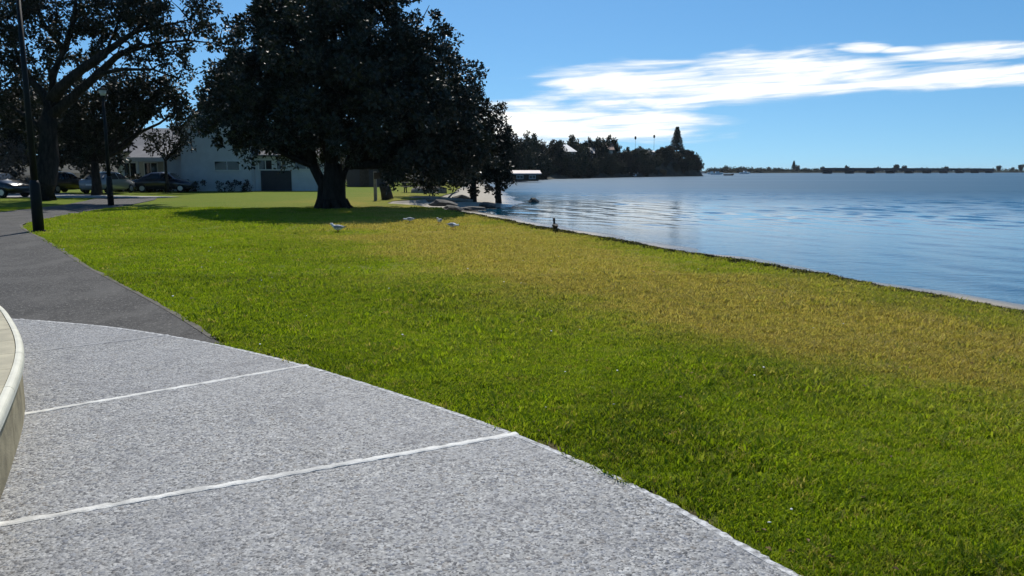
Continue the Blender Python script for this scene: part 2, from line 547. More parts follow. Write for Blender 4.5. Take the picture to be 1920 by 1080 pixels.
def leafmat(name, c0, c1, c2, trans=0.18, rough=0.5, spec=0.35):
    m, n = mat(name)
    p = n.objco()
    rnd = n.new('ShaderNodeNewGeometry').outputs['Random Per Island']
    c = n.mix(rnd, c0, c1)
    c = n.mix(n.smooth(n.noise(p, 0.9, 3.0), 0.55, 0.8), c, c2)
    if name == 'leaf_far':          # every headland tree a little different in hue
        orn = n.new('ShaderNodeObjectInfo').outputs['Random']
        c = n.mix(orn, n.mix(1.0, c, (0.55, 0.6, 0.6), 'MULTIPLY'), n.mix(1.0, c, (2.1, 2.0, 1.5), 'MULTIPLY'))
    pr = n.principled(c, rough, None, spec)
    tr = n.new('ShaderNodeBsdfTranslucent')
    n.put(tr.inputs[0], n.mix(0.5, c, (0.06, 0.075, 0.008)))
    ms = n.new('ShaderNodeMixShader'); ms.inputs[0].default_value = trans
    n.l.new(pr, ms.inputs[1]); n.l.new(tr.outputs[0], ms.inputs[2])
    n.out(ms.outputs[0])


leafmat('leaf_big', (0.013, 0.017, 0.010), (0.038, 0.044, 0.027), (0.055, 0.058, 0.040), 0.04, 0.45, 0.25)
leafmat('leaf_gum', (0.014, 0.016, 0.010), (0.032, 0.034, 0.020), (0.042, 0.036, 0.022), 0.06, 0.55, 0.2)
leafmat('leaf_dark', (0.010, 0.013, 0.008), (0.026, 0.028, 0.015), (0.032, 0.030, 0.017), 0.05, 0.55, 0.2)
leafmat('leaf_far', (0.014, 0.018, 0.012), (0.034, 0.036, 0.022), (0.048, 0.043, 0.032), 0.04, 0.6, 0.15)
leafmat('leaf_brown', (0.06, 0.05, 0.04), (0.11, 0.09, 0.07), (0.08, 0.07, 0.05), 0.08)

# ------------------------------------------------------------------ ground: lawn, beach, water
EDGE = [(-30, 16.5), (-10, 11.2), (0, 8.4), (4, 7.2), (8.7, 5.75), (12.6, 4.6), (16.8, 2.78), (21.3, 1.16), (27.9, -1.13), (32, -2.7),
        (37, -4.3), (40, -6.3), (43.5, -6.5), (46, -5.2), (50, -4.6), (60, -4.4), (75, -5.0), (100, -5.5), (125, -7.0), (150, -14)]
EY = np.array([e[0] for e in EDGE], float); EX = np.array([e[1] for e in EDGE], float)


def edge_x(y):
    b = np.interp(y, EY, EX)
    return b + 0.16 * (vnoise(y, y * 0, 0.9, 3) - 0.5) + 0.10 * (vnoise(y, y * 0, 2.7, 4) - 0.5)


WIDTH = lambda y: np.interp(y, [0, 25, 32, 40, 50, 70, 110], [3.7, 3.6, 3.8, 4.6, 5.0, 4.5, 3.0])   # lawn edge to the water

OUT = spline([(2.9, -1.0), (2.3, 0.5), (1.75, 1.8), (1.1, 2.94), (0.64, 3.76), (0.03, 4.55), (-0.67, 5.29), (-1.67, 6.24), (-2.76, 7.08),
              (-3.86, 7.74), (-4.63, 8.06), (-5.22, 8.24), (-6.2, 8.4), (-7.2, 8.45)], 8)
WALL = spline([(-0.9, -0.2), (-1.5, 1.4), (-2.08, 2.8), (-2.40, 3.48), (-2.70, 4.08), (-3.07, 4.78), (-3.46, 5.42), (-4.0, 6.18), (-4.58, 6.92),
               (-5.3, 7.65), (-6.2, 8.15)], 8)
ASPH_R = [(-2.62, 7.05), (-2.83, 7.32), (-3.7, 8.55), (-4.65, 9.83), (-6.0, 11.6), (-7.49, 13.57), (-9.8, 16.8), (-12.13, 19.91), (-13.6, 21.9), (-14.64, 23.6),
          (-15.3, 25.6), (-15.99, 28.2), (-17.0, 33.0), (-18.3, 38.75), (-19.6, 43.5), (-21.0, 47.0)]
ASPH_L = [(-24.5, 47.0), (-22.6, 42.0), (-20.9, 36.95), (-19.9, 31.0), (-19.6, 27.5), (-19.4, 24.0), (-18.2, 19.0), (-15.2, 14.5), (-11.5, 11.2), (-9.0, 9.0), (-7.6, 7.0)]
ASPH = ASPH_R + ASPH_L
PLAZA_POLY = [tuple(q) for q in OUT] + [(-7.5, 6.0), (-6.5, 2.0), (-4.0, -1.5)]


def dryness(x, y):
    d = edge_x(y) - x
    k = np.clip(d * 0.953, -1, 60)
    peak = np.exp(-((k - np.interp(y, [5, 8, 13, 20, 28], [1.9, 2.7, 3.7, 3.4, 2.2])) / np.interp(y, [5, 13, 25], [1.25, 2.3, 2.6])) ** 2)
    base = np.interp(k, [0, 1.0, 4.5, 8.0], [0.42, 0.36, 0.24, 0.0])
    fade = np.interp(y, [4.0, 6.0, 9.0, 26, 34, 60], [0.25, 0.8, 1.0, 0.8, 0.35, 0.2])
    nz = 0.55 * vnoise(x, y, 0.55, 9) + 0.30 * vnoise(x, y, 1.9, 10) + 0.15 * vnoise(x, y, 5.0, 12)
    v = (1.05 * peak + base) * fade * (0.10 + 1.75 * nz)
    far = 0.16 * np.interp(y, [8, 20, 60], [0, 1, 1])
    return np.clip(v + far * nz + 0.10 * (nz - 0.55), 0, 0.95)


SLAB_EDGE = [tuple(q) for q in OUT]


def soilness(x, y):
    d = poly_dist(x, y, SLAB_EDGE)
    return np.clip(1.25 - d / (0.03 + 0.30 * vnoise(x, y, 1.7, 21) ** 1.6), 0, 1) * (0.35 + 0.65 * (vnoise(x, y, 4.0, 22) > 0.35))


ys = np.concatenate([np.arange(-12, 0, 0.5), np.arange(0, 14, 0.10), np.arange(14, 30, 0.2), np.arange(30, 80, 0.6), np.arange(80, 151, 3.0)])
ts = np.concatenate([[0, 0.12, 0.3], np.arange(0.5, 9.0, 0.12), np.arange(9, 30, 0.5), np.arange(30, 130, 4.0)])
Yg, Tg = np.meshgrid(ys, ts, indexing='ij')
Xg = edge_x(Yg) - Tg
Zg = 0.03 * (vnoise(Xg, Yg, 0.25, 5) - 0.5) * np.clip((Yg - 9) / 8, 0, 1) + 0.012 * (vnoise(Xg, Yg, 2.2, 6) - 0.5)
Zg = Zg - 0.03 * np.exp(-Tg / 0.25)
ny, nt_ = Yg.shape
V = np.stack([Xg, Yg, Zg], -1).reshape(-1, 3)
I = np.arange(ny * nt_).reshape(ny, nt_)
Q = np.stack([I[:-1, :-1], I[:-1, 1:], I[1:, 1:], I[1:, :-1]], -1).reshape(-1, 4)
me = fast_mesh('lawn', V, Q[:, ::-1], smooth=True)
for nm, arr in (('dry', dryness(V[:, 0], V[:, 1])), ('soil', soilness(V[:, 0], V[:, 1]))):
    a = me.attributes.new(nm, 'FLOAT', 'POINT'); a.data.foreach_set('value', arr.astype(np.float32))
lawn = link_mesh('lawn', me, 'lawn_ground')
tag(lawn, 'sunlit mown lawn running down to the bay', 'lawn', kind='structure')

# beach: starts a little under the lawn edge, drops over a small bank, slopes below the water
ss = np.array([-0.35, -0.05, 0.02, 0.10, 0.2, 0.45, 0.8, 1.2, 1.7, 2.2, 2.5, 2.75, 3.0, 3.6, 4.5, 7, 12, 40])
Yb, Sb = np.meshgrid(ys, ss, indexing='ij')
W_ = WIDTH(Yb) / 2.75
Xb = edge_x(Yb) + np.where(Sb > 0.3, Sb * W_, Sb)
Zb = np.interp(Sb, [-0.35, -0.05, 0.02, 0.1, 0.2, 0.45, 1.2, 2.75, 4.5, 12, 40], [-0.06, -0.06, -0.07, -0.16, -0.22, -0.27, -0.35, -0.50, -0.68, -1.5, -4])
Zb = Zb + np.where(Sb > 0.2, 0.05, 0.0) * (vnoise(Xb, Yb, 0.8, 14) - 0.5)
V = np.stack([Xb, Yb, Zb], -1).reshape(-1, 3)
I = np.arange(V.shape[0]).reshape(Yb.shape)
Q = np.stack([I[:-1, :-1], I[:-1, 1:], I[1:, 1:], I[1:, :-1]], -1).reshape(-1, 4)
beach = link_mesh('beach', fast_mesh('beach', V, Q, smooth=True), 'sand')
tag(beach, 'narrow sandy beach between the lawn and the bay', 'beach', kind='structure')

# the near water carries real wavelets: small wind waves running in to the beach, weaker in the sheltered strip
wx = np.concatenate([[-400, -100, -30], np.arange(-9, 62, 0.20), [70, 100, 200, 600, 1800, 4500]])
wy = np.concatenate([[-200, -60, -10], np.arange(3, 95, 0.24), [105, 130, 200, 400, 1000, 2500, 5000]])
WX, WY = np.meshgrid(wx, wy, indexing='ij')
rw = np.random.default_rng(123)
WZ = np.zeros_like(WX)
for k in range(34):
    lam = 0.55 * (5.0 ** rw.random()); th = R(200) + rw.normal(0, 0.42)
    kx, ky = math.cos(th) * 6.283 / lam, math.sin(th) * 6.283 / lam
    WZ += 0.0165 * lam / 6.283 * np.sin(kx * WX + ky * WY + rw.random() * 6.283 + 1.4 * vnoise(WX, WY, 0.11, 130 + k % 4))
o_ = (WX - 7.2) * 0.953 + (WY - 4.0) * 0.304
lane = vnoise(WX * 0.35, WY, 0.10, 140) * 0.6 + vnoise(WX * 0.4, WY, 0.33, 141) * 0.4
amp = np.clip(0.36 + 0.035 * o_, 0.34, 1.15) * np.clip(0.45 + 1.6 * (lane - 0.30), 0.4, 1.3)
fade = np.clip((WX + 8.5) / 3, 0, 1) * np.clip((61 - WX) / 12, 0, 1) * np.clip((WY - 3.2) / 2, 0, 1) * np.clip((94 - WY) / 25, 0, 1)
WZ = -0.5 + WZ * amp * fade
V = np.stack([WX, WY, WZ], -1).reshape(-1, 3); I = np.arange(len(V)).reshape(WX.shape)
Q = np.stack([I[:-1, :-1], I[1:, :-1], I[1:, 1:], I[:-1, 1:]], -1).reshape(-1, 4)
me = fast_mesh('water', V, Q, smooth=True)
tag(link_mesh('water', me, 'bay_water'), 'calm blue bay with bright still lanes', 'water', kind='structure')

# ------------------------------------------------------------------ asphalt path, plaza of aggregate slabs
def flat_poly(name, poly, z, material, thick=0.05, parent=None):
    bm = bmesh.new()
    vs = [bm.verts.new((x, y, z)) for x, y in poly]
    f = bm.faces.new(vs)
    bmesh.ops.triangulate(bm, faces=[f])
    r = bmesh.ops.extrude_face_region(bm, geom=list(bm.faces))
    for e in r['geom']:
        if isinstance(e, bmesh.types.BMVert): e.co.z -= thick
    return part(name, bm, material, parent)


asp = flat_poly('asphalt_path', ASPH, 0.022, 'asphalt', 0.06)
tag(asp, 'grey asphalt footpath curving away beside the lawn', 'path', kind='structure')
# thin worn edging along the lawn side of the asphalt
bm = bmesh.new()
er = spline(ASPH_R[1:12], 4)
prev = None
for i, q in enumerate(er):
    d = er[min(i + 1, len(er) - 1)] - er[max(i - 1, 0)]
    d /= np.hypot(*d); nrm = np.array([d[1], -d[0]])
    wv = 0.02 + 0.05 * random.random()
    cur = [bm.verts.new((q[0] + nrm[0] * o, q[1] + nrm[1] * o, 0.027)) for o in (-0.02, wv)]
    if prev: bm.faces.new((prev[0], prev[1], cur[1], cur[0]))
    prev = cur
part('path_edging', bm, 'path_edging', asp)

plaza = empty('paving', (0, 0, 0))
tag(plaza, 'pale exposed aggregate concrete paving laid in large slabs', 'paving', kind='structure')
JOINTS = [((2.55, -0.2), (-0.5, -0.9)), ((1.25, 2.62), (-1.95, 1.75)), ((0.03, 4.55), (-2.95, 2.96)), ((-1.66, 6.23), (-3.75, 4.42)),
          ((-3.3, 7.42), (-4.7, 6.3)), ((-5.2, 8.24), (-5.6, 7.1)), ((-7.2, 8.45), (-6.8, 7.4))]


def nearest_i(p):
    return int(np.argmin(np.hypot(OUT[:, 0] - p[0], OUT[:, 1] - p[1])))


GAP = 0.030
for (o0, i0), (o1, i1) in zip(JOINTS[:-1], JOINTS[1:]):
    a, b = nearest_i(o0), nearest_i(o1)
    outer = [np.array(o0)] + [OUT[k] for k in range(a + 1, b)] + [np.array(o1)]
    t = np.linspace(0, 1, len(outer))
    inner = [np.array(i0) * (1 - s) + np.array(i1) * s for s in t]
    poly_o = []
    # shrink the two joint sides by the joint width
    d0 = outer[1] - outer[0]; d0 /= np.hypot(*d0); d1 = outer[-2] - outer[-1]; d1 /= np.hypot(*d1)
    e0 = inner[1] - inner[0]; e0 /= np.hypot(*e0); e1 = inner[-2] - inner[-1]; e1 /= np.hypot(*e1)
    outer[0] = outer[0] + d0 * GAP; outer[-1] = outer[-1] + d1 * GAP
    inner[0] = inner[0] + e0 * GAP; inner[-1] = inner[-1] + e1 * GAP
    bm = bmesh.new()
    cols = 7
    grid = []
    for o_, in_ in zip(outer, inner):
        dd = in_ - o_; L = np.hypot(*dd); dd = dd / L
        o2 = o_ + dd * 0.046
        grid.append([bm.verts.new((*(o2 * (1 - s) + in_ * s), 0.040 + random.uniform(-.0015, .0015))) for s in np.linspace(0, 1, cols)])
    for r0, r1 in zip(grid[:-1], grid[1:]):
        for k in range(cols - 1):
            bm.faces.new((r0[k], r1[k], r1[k + 1], r0[k + 1]))
    rr = bmesh.ops.extrude_face_region(bm, geom=list(bm.faces))
    for e in rr['geom']:
        if isinstance(e, bmesh.types.BMVert): e.co.z = -0.02
    part('concrete_slab', bm, 'aggregate', plaza)
    # light trowelled margin along the lawn side of the slab
    bm = bmesh.new()
    prev = None
    fine = [(outer[q] * (1 - u) + outer[q + 1] * u, inner[q] * (1 - u) + inner[q + 1] * u) for q in range(len(outer) - 1) for u in np.arange(0, 1, 0.2)] + [(outer[-1], inner[-1])]
    for o_, in_ in fine:
        dd = in_ - o_; dd = dd / np.hypot(*dd)
        j = random.uniform(-0.014, 0.008)
        pts = [(o_ - dd * j, -0.02), (o_ - dd * j, 0.034), (o_ + dd * (0.010 + random.uniform(0, 0.012)), 0.0415), (o_ + dd * 0.050, 0.0412), (o_ + dd * 0.052, -0.02)]
        cur = [bm.verts.new((q[0], q[1], z)) for q, z in pts]
        if prev:
            for k in range(4): bm.faces.new((prev[k], prev[k + 1], cur[k + 1], cur[k]))
        prev = cur
    part('slab_margin', bm, 'slab_margin', plaza)
for jn, (o_, i_) in enumerate(JOINTS):
    o_, i_ = np.array(o_), np.array(i_)
    d = i_ - o_; L = np.hypot(*d); d /= L; nrm = np.array([-d[1], d[0]])
    bm = bmesh.new(); prev = None
    for k, s in enumerate(np.linspace(0, L, 90)):
        jt = random.uniform(-0.006, 0.006)
        c0 = o_ + d * s
        hw = 0.026 + random.uniform(-0.005, 0.006)
        prof = [(-hw, -0.02), (-hw, 0.0415), (-hw * 0.5, 0.045), (hw * 0.5, 0.045), (hw, 0.0415), (hw, -0.02)]
        cur = [bm.verts.new((*(c0 + nrm * (q + jt)), z)) for q, z in prof]
        if prev:
            for a in range(5): bm.faces.new((prev[a], prev[a + 1], cur[a + 1], cur[a]))
        prev = cur
    part('mortar_joint', bm, 'mortar' if jn < 4 else 'mortar_grey', plaza)

# ------------------------------------------------------------------ curved seat wall at the left
seat = empty('seat_wall', (-3.2, 4.6, 0.0))
tag(seat, 'low curved cream seat wall with rounded coping and beige tiled top', 'wall')
org = Vector((-3.2, 4.6, 0.0))
seglen = np.concatenate([[0], np.cumsum(np.hypot(*np.diff(WALL, axis=0).T))])


def wp(s):
    s = np.clip(s, 0, seglen[-1])
    p_ = np.array([np.interp(s, seglen, WALL[:, 0]), np.interp(s, seglen, WALL[:, 1])])
    q_ = np.array([np.interp(min(s + 0.05, seglen[-1]), seglen, WALL[:, 0]), np.interp(min(s + 0.05, seglen[-1]), seglen, WALL[:, 1])])
    r_ = np.array([np.interp(max(s - 0.05, 0), seglen, WALL[:, 0]), np.interp(max(s - 0.05, 0), seglen, WALL[:, 1])])
    d = q_ - r_; d /= np.hypot(*d)
    return p_, np.array([-d[1], d[0]])          # point and inward (left) normal


def sweep(name, s0, s1, prof, material, nseg=5):
    bm = bmesh.new(); rings = []
    for s in np.linspace(s0, s1, nseg):
        p_, nn = wp(s)
        rings.append([bm.verts.new((p_[0] + nn[0] * o - org.x, p_[1] + nn[1] * o - org.y, z - org.z)) for o, z in prof])
    k = len(prof)
    for r0, r1 in zip(rings[:-1], rings[1:]):
        for a in range(k): bm.faces.new((r0[a], r0[(a + 1) % k], r1[(a + 1) % k], r1[a]))
    bm.faces.new(rings[0][::-1]); bm.faces.new(rings[-1])
    o = part(name, bm, material, seat, smooth=False)
    return o


tot = seglen[-1]
sweep('wall_core', 0.0, tot, [(0.05, -0.02), (0.05, 0.35), (0.55, 0.35), (0.55, -0.02)], 'wall_render', 60)
s = 0.05
while s < tot - 0.1:
    e = min(s + 0.95, tot)
    sweep('wall_panel', s, e - 0.006, [(0.0, 0.0), (0.0, 0.362), (0.045, 0.362), (0.045, 0.0)], 'wall_render', 6)
    cp = [(-0.022, 0.366)] + [(0.008 - 0.030 * math.cos(t), 0.392 + 0.033 * math.sin(t)) for t in np.linspace(0, math.pi / 2, 6)] + [(0.024, 0.425), (0.024, 0.366)]
    co = sweep('coping_stone', s, e - 0.007, cp, 'coping_cream', 6)
    h = s
    for k in range(2):
        h1 = s + (e - s) * (k + 1) / 2
        sweep('top_tile', h, h1 - 0.005, [(0.029, 0.36), (0.029, 0.421), (0.30, 0.421), (0.30, 0.36)], 'beige_tile', 4)
        sweep('top_tile', h, h1 - 0.005, [(0.305, 0.36), (0.305, 0.421), (0.56, 0.421), (0.56, 0.36)], 'beige_tile', 4)
        h = h1
    s = e

# ------------------------------------------------------------------ grass blades
def tuft_mesh(name, nb, rad, hgt, wid, seed, material='grass_blade'):
    r = np.random.default_rng(seed)
    v = []; q = []; t = []
    for b in range(nb):
        a = r.random() * 6.283; rr = rad * math.sqrt(r.random())
        bx0, by0 = rr * math.cos(a), rr * math.sin(a)
        h = hgt * r.uniform(0.55, 1.15); w2 = wid * r.uniform(0.7, 1.2) / 2
        la = r.random() * 6.283; ln = h * r.uniform(0.15, 0.95)
        dx, dy = math.cos(la) * ln, math.sin(la) * ln
        fa = r.random() * 6.283; px, py = math.cos(fa) * w2, math.sin(fa) * w2
        i = len(v)
        v += [(bx0 - px, by0 - py, -0.005), (bx0 + px, by0 + py, -0.005),
              (bx0 + dx * .4 + px * .8, by0 + dy * .4 + py * .8, h * .6), (bx0 + dx * .4 - px * .8, by0 + dy * .4 - py * .8, h * .6),
              (bx0 + dx, by0 + dy, h * r.uniform(.75, 1.0))]
        q.append((i, i + 1, i + 2, i + 3)); t.append((i + 3, i + 2, i + 4))
    me = fast_mesh(name, v, q, t)
    me.materials.append(MATS[material])
    return me


protos = []
for k in range(4):
    o = bpy.data.objects.new('grass_tuft', tuft_mesh('grass_tuft', 14, 0.036, 0.036, 0.0062, 40 + k))
    protos.append(o)
protos_far = []
for k in range(2):
    protos_far.append(bpy.data.objects.new('grass_tuft', tuft_mesh('grass_tuft', 16, 0.095, 0.045, 0.013, 60 + k)))


protos_fr = [bpy.data.objects.new('grass_tuft', tuft_mesh('grass_tuft', 16, 0.10, 0.05, 0.012, 80 + k, 'fringe_blade')) for k in range(2)]


def scatter_points(y0, y1, dens, seed, xpad=0.5):
    r = np.random.default_rng(seed)
    x0, x1 = -0.70 * y1 - xpad, max(0.70 * y1 + xpad, 1)
    x1 = min(x1, 9.5)
    nn = int((x1 - x0) * (y1 - y0) * dens)
    x = r.uniform(x0, x1, nn); y = r.uniform(y0, y1, nn)
    k = (np.abs(x) < 0.69 * y + xpad) & (x < edge_x(y) - 0.02)
    k &= ~in_poly(x, y, PLAZA_POLY) & ~in_poly(x, y, ASPH)
    x, y = x[k], y[k]
    d = poly_dist(x, y, SLAB_EDGE)
    so = soilness(x, y)
    k = (d > 0.012) & (r.random(len(x)) > so * 0.85)
    if y1 < 13:
        k &= r.random(len(x)) < 0.35 + 1.6 * np.clip(0.55 * vnoise(x, y, 7.0, 36) + 0.45 * vnoise(x, y, 2.6, 37) - 0.18, 0, 1)
    d2 = poly_dist(x, y, ASPH_R)
    k &= d2 > 0.05
    return x[k], y[k]


def grass_object(name, x, y, scl, protos_, seed, extra_tone=0.0):
    r = np.random.default_rng(seed)
    z = 0.03 * (vnoise(x, y, 0.25, 5) - 0.5) * np.clip((y - 9) / 8, 0, 1) + 0.012 * (vnoise(x, y, 2.2, 6) - 0.5)
    me = bpy.data.meshes.new(name)
    me.vertices.add(len(x)); me.vertices.foreach_set('co', np.stack([x, y, z], -1).astype(np.float32).ravel())
    dr = np.clip(dryness(x, y) + r.normal(0, 0.16, len(x)), 0, 1)
    dr = np.where(r.random(len(x)) < 0.04, 0.9, dr)
    tn = 0.50 * vnoise(x, y, 0.8, 31) + 0.3 * vnoise(x, y, 3.0, 32) + 0.60 * r.random(len(x)) - 0.14 + extra_tone
    dk = vnoise(x, y, 0.9, 33) * np.interp(y, [3, 9, 12], [1, .8, 0.1])
    tn = tn - 0.5 * np.clip((dk - 0.55) * 3.5, 0, 1)
    sc_ = scl * (0.55 + 0.55 * vnoise(x, y, 1.1, 35) + 0.5 * vnoise(x, y, 4.5, 34)) * r.uniform(0.8, 1.25, len(x))
    for nm, arr, tp in (('dry', dr, 'FLOAT'), ('tone', np.clip(tn, 0, 1), 'FLOAT'), ('scl', sc_, 'FLOAT'), ('rot', r.uniform(0, 6.283, len(x)), 'FLOAT'),
                        ('var', r.integers(0, len(protos_), len(x)), 'INT')):
        a = me.attributes.new(nm, tp, 'POINT')
        a.data.foreach_set('value', np.asarray(arr, dtype=np.int32 if tp == 'INT' else np.float32))
    o = link_mesh(name, me)
    ng = bpy.data.node_groups.new(name, 'GeometryNodeTree')
    ng.interface.new_socket('Geometry', in_out='INPUT', socket_type='NodeSocketGeometry')
    ng.interface.new_socket('Geometry', in_out='OUTPUT', socket_type='NodeSocketGeometry')
    N, L = ng.nodes, ng.links
    gi, go = N.new('NodeGroupInput'), N.new('NodeGroupOutput')
    mp = N.new('GeometryNodeMeshToPoints'); L.new(gi.outputs[0], mp.inputs[0])
    jn = N.new('GeometryNodeJoinGeometry')

    def attr(nm, tp='FLOAT'):
        a = N.new('GeometryNodeInputNamedAttribute'); a.data_type = tp; a.inputs[0].default_value = nm
        return a.outputs[0]
    for k, pr in enumerate(protos_):
        oi = N.new('GeometryNodeObjectInfo'); oi.inputs['Object'].default_value = pr; oi.inputs['As Instance'].default_value = True
        cmp_ = N.new('FunctionNodeCompare'); cmp_.data_type = 'INT'; cmp_.operation = 'EQUAL'
        ii = [s_ for s_ in cmp_.inputs if s_.type == 'INT']
        L.new(attr('var', 'INT'), ii[0]); ii[1].default_value = k
        ip = N.new('GeometryNodeInstanceOnPoints')
        L.new(mp.outputs[0], ip.inputs['Points']); L.new(oi.outputs['Geometry'], ip.inputs['Instance'])
        L.new(cmp_.outputs[0], ip.inputs['Selection'])
        cx = N.new('ShaderNodeCombineXYZ'); L.new(attr('rot'), cx.inputs[2])
        L.new(cx.outputs[0], ip.inputs['Rotation'])
        cs = N.new('ShaderNodeCombineXYZ')
        for a in range(3): L.new(attr('scl'), cs.inputs[a])
        L.new(cs.outputs[0], ip.inputs['Scale'])
        L.new(ip.outputs[0], jn.inputs[0])
    L.new(jn.outputs[0], go.inputs[0])
    md = o.modifiers.new('grass', 'NODES'); md.node_group = ng
    return o


xa, ya = scatter_points(2.2, 4.5, 1900, 1)
xb, yb = scatter_points(4.5, 7.5, 1450, 2)
xc, yc = scatter_points(7.5, 12.0, 620, 3)
x_ = np.concatenate([xa, xb, xc]); y_ = np.concatenate([ya, yb, yc])
s_ = np.interp(y_, [2, 6, 12], [1.0, 1.05, 1.5])
re_ = np.random.default_rng(15)
ii = re_.integers(16, 72, 2600); tt = re_.random(2600)[:, None]
pe = OUT[ii] * (1 - tt) + OUT[ii + 1] * tt
tg = OUT[ii + 1] - OUT[ii]; tg /= np.hypot(tg[:, 0], tg[:, 1])[:, None]
nv = np.stack([tg[:, 1], -tg[:, 0]], -1)          # lawn side
pe = pe + nv * (re_.normal(0.018, 0.014, 2600))[:, None]
k_ = (vnoise(pe[:, 0], pe[:, 1], 3.1, 45) > 0.42) & ~in_poly(pe[:, 0], pe[:, 1], ASPH)
x_ = np.concatenate([x_, pe[k_, 0]]); y_ = np.concatenate([y_, pe[k_, 1]]); s_ = np.concatenate([s_, re_.uniform(0.7, 1.25, k_.sum())])
# scattered taller weeds and clover clumps
kw = (re_.random(len(x_)) < 0.05) & (vnoise(x_, y_, 1.4, 46) > 0.5)
s_ = np.where(kw, s_ * 1.55, s_)
tag(grass_object('grass', x_, y_, s_, protos, 5), 'short green turf blades covering the near lawn', 'grass', kind='stuff')
xa, ya = scatter_points(11.5, 20.0, 120, 6); xb, yb = scatter_points(20.0, 34.0, 45, 7)
x_ = np.concatenate([xa, xb]); y_ = np.concatenate([ya, yb])
s_ = np.interp(y_, [11, 20, 34], [0.8, 1.0, 1.4])
tag(grass_object('grass', x_, y_, s_, protos_far, 8, 0.1), 'short yellowing turf blades covering the farther lawn', 'grass', kind='stuff')
# longer uncut fringe along the bank
r_ = np.random.default_rng(77)
y_ = r_.uniform(5, 31, 4600); x_ = edge_x(y_) - np.abs(r_.normal(0, 0.13, len(y_))) + 0.05
k = r_.random(len(y_)) < 0.45 + 0.55 * (vnoise(y_, y_ * 0, 0.8, 41) > 0.4)
x_, y_ = x_[k], y_[k]
tag(grass_object('grass', x_, y_, np.interp(y_, [5, 12, 30], [0.55, 0.8, 1.0]), protos_fr, 9, -0.55), 'longer uncut grass fringe along the edge of the bank', 'grass', kind='stuff')

# daisies and bits of leaf in the turf
r_ = np.random.default_rng(5)
for nm, mt, cnt, sz, lab in (('daisies', 'petal_white', 120, 0.009, 'tiny white daisies dotted through the turf'),
                             ('leaf_litter', 'dry_leaf', 420, 0.017, 'small brown fallen leaves scattered over the turf')):
    y_ = 2.6 + 14 * r_.random(cnt) ** 1.5; x_ = r_.uniform(-0.65, 0.66, cnt) * y_
    k = (vnoise(x_, y_, 0.7, 51) > 0.45) | (r_.random(cnt) < 0.3)
    k &= (x_ < edge_x(y_) - 0.2) & ~in_poly(x_, y_, PLAZA_POLY) & ~in_poly(x_, y_, ASPH)
    bm = bmesh.new()
    for x, y in zip(x_[k], y_[k]):
        s0 = sz * r_.uniform(0.7, 1.3) * (1 if y < 9 else 1.5)
        if nm == 'daisies':
            mtx = Matrix.Translation((x, y, 0.036 + 0.012 * r_.random())) @ Matrix.Rotation(r_.uniform(-.5, .5), 4, 'X') @ Matrix.Diagonal((1, 1, 0.4, 1))
            bmesh.ops.create_icosphere(bm, subdivisions=1, radius=s0, matrix=mtx)
        else:
            a = r_.random() * 6.28; ca, sa = math.cos(a) * s0, math.sin(a) * s0
            z = 0.026 + 0.012 * r_.random()
            vs = [bm.verts.new((x + ca, y + sa, z)), bm.verts.new((x - sa * .5, y + ca * .5, z + 0.008)), bm.verts.new((x - ca, y - sa, z)), bm.verts.new((x + sa * .5, y - ca * .5, z + 0.004))]
            bm.faces.new(vs)
    tag(part(nm, bm, mt), lab, 'flowers' if nm == 'daisies' else 'leaves', kind='stuff')

# ------------------------------------------------------------------ trees
def leaves_mesh(name, centers, radii, per, size, material, seed, up=0.25, shell=0.55):
    """leaf-sized kites in clumps; centres/radii give the clumps, 'per' leaves for each"""
    r = np.random.default_rng(seed)
    C = np.repeat(np.asarray(centers, float), per, 0); Rr = np.repeat(np.asarray(radii, float), per)
    n_ = len(C)
    d = r.normal(size=(n_, 3)); d /= np.linalg.norm(d, axis=1)[:, None]
    P = C + d * (Rr * (shell + (1 - shell) * r.random(n_)) * r.random(n_) ** 0.33)[:, None]
    ax = r.normal(size=(n_, 3)); ax[:, 2] += up * r.choice([-1, 1], n_); ax = ax * 0.8 + d * 0.7
    ax /= np.linalg.norm(ax, axis=1)[:, None]
    sd = np.cross(ax, r.normal(size=(n_, 3))); sd /= np.linalg.norm(sd, axis=1)[:, None] + 1e-9
    L = (size * r.uniform(0.65, 1.35, n_))[:, None]
    nr = np.cross(ax, sd)
    v0 = P; v1 = P + ax * L * 0.45 + sd * L * 0.27 + nr * L * 0.06; v2 = P + ax * L; v3 = P + ax * L * 0.45 - sd * L * 0.27 + nr * L * 0.06
    V = np.stack([v0, v1, v2, v3], 1).reshape(-1, 3)
    Qd = np.arange(n_ * 4).reshape(-1, 4)
    me = fast_mesh(name, V, Qd)
    me.materials.append(MATS[material])
    return me


def bend(a, b, k, n_=6, sag=0.0):
    a, b = Vector(a), Vector(b)
    m = (a + b) * 0.5 + Vector(k)
    out = []
    for i in range(n_ + 1):
        t = i / n_
        p = a * (1 - t) ** 2 + m * 2 * t * (1 - t) + b * t * t
        out.append(p + Vector((random.uniform(-1, 1), random.uniform(-1, 1), random.uniform(-1, 1))) * 0.03 * (b - a).length * (1 if 0 < i < n_ else 0))
    return out


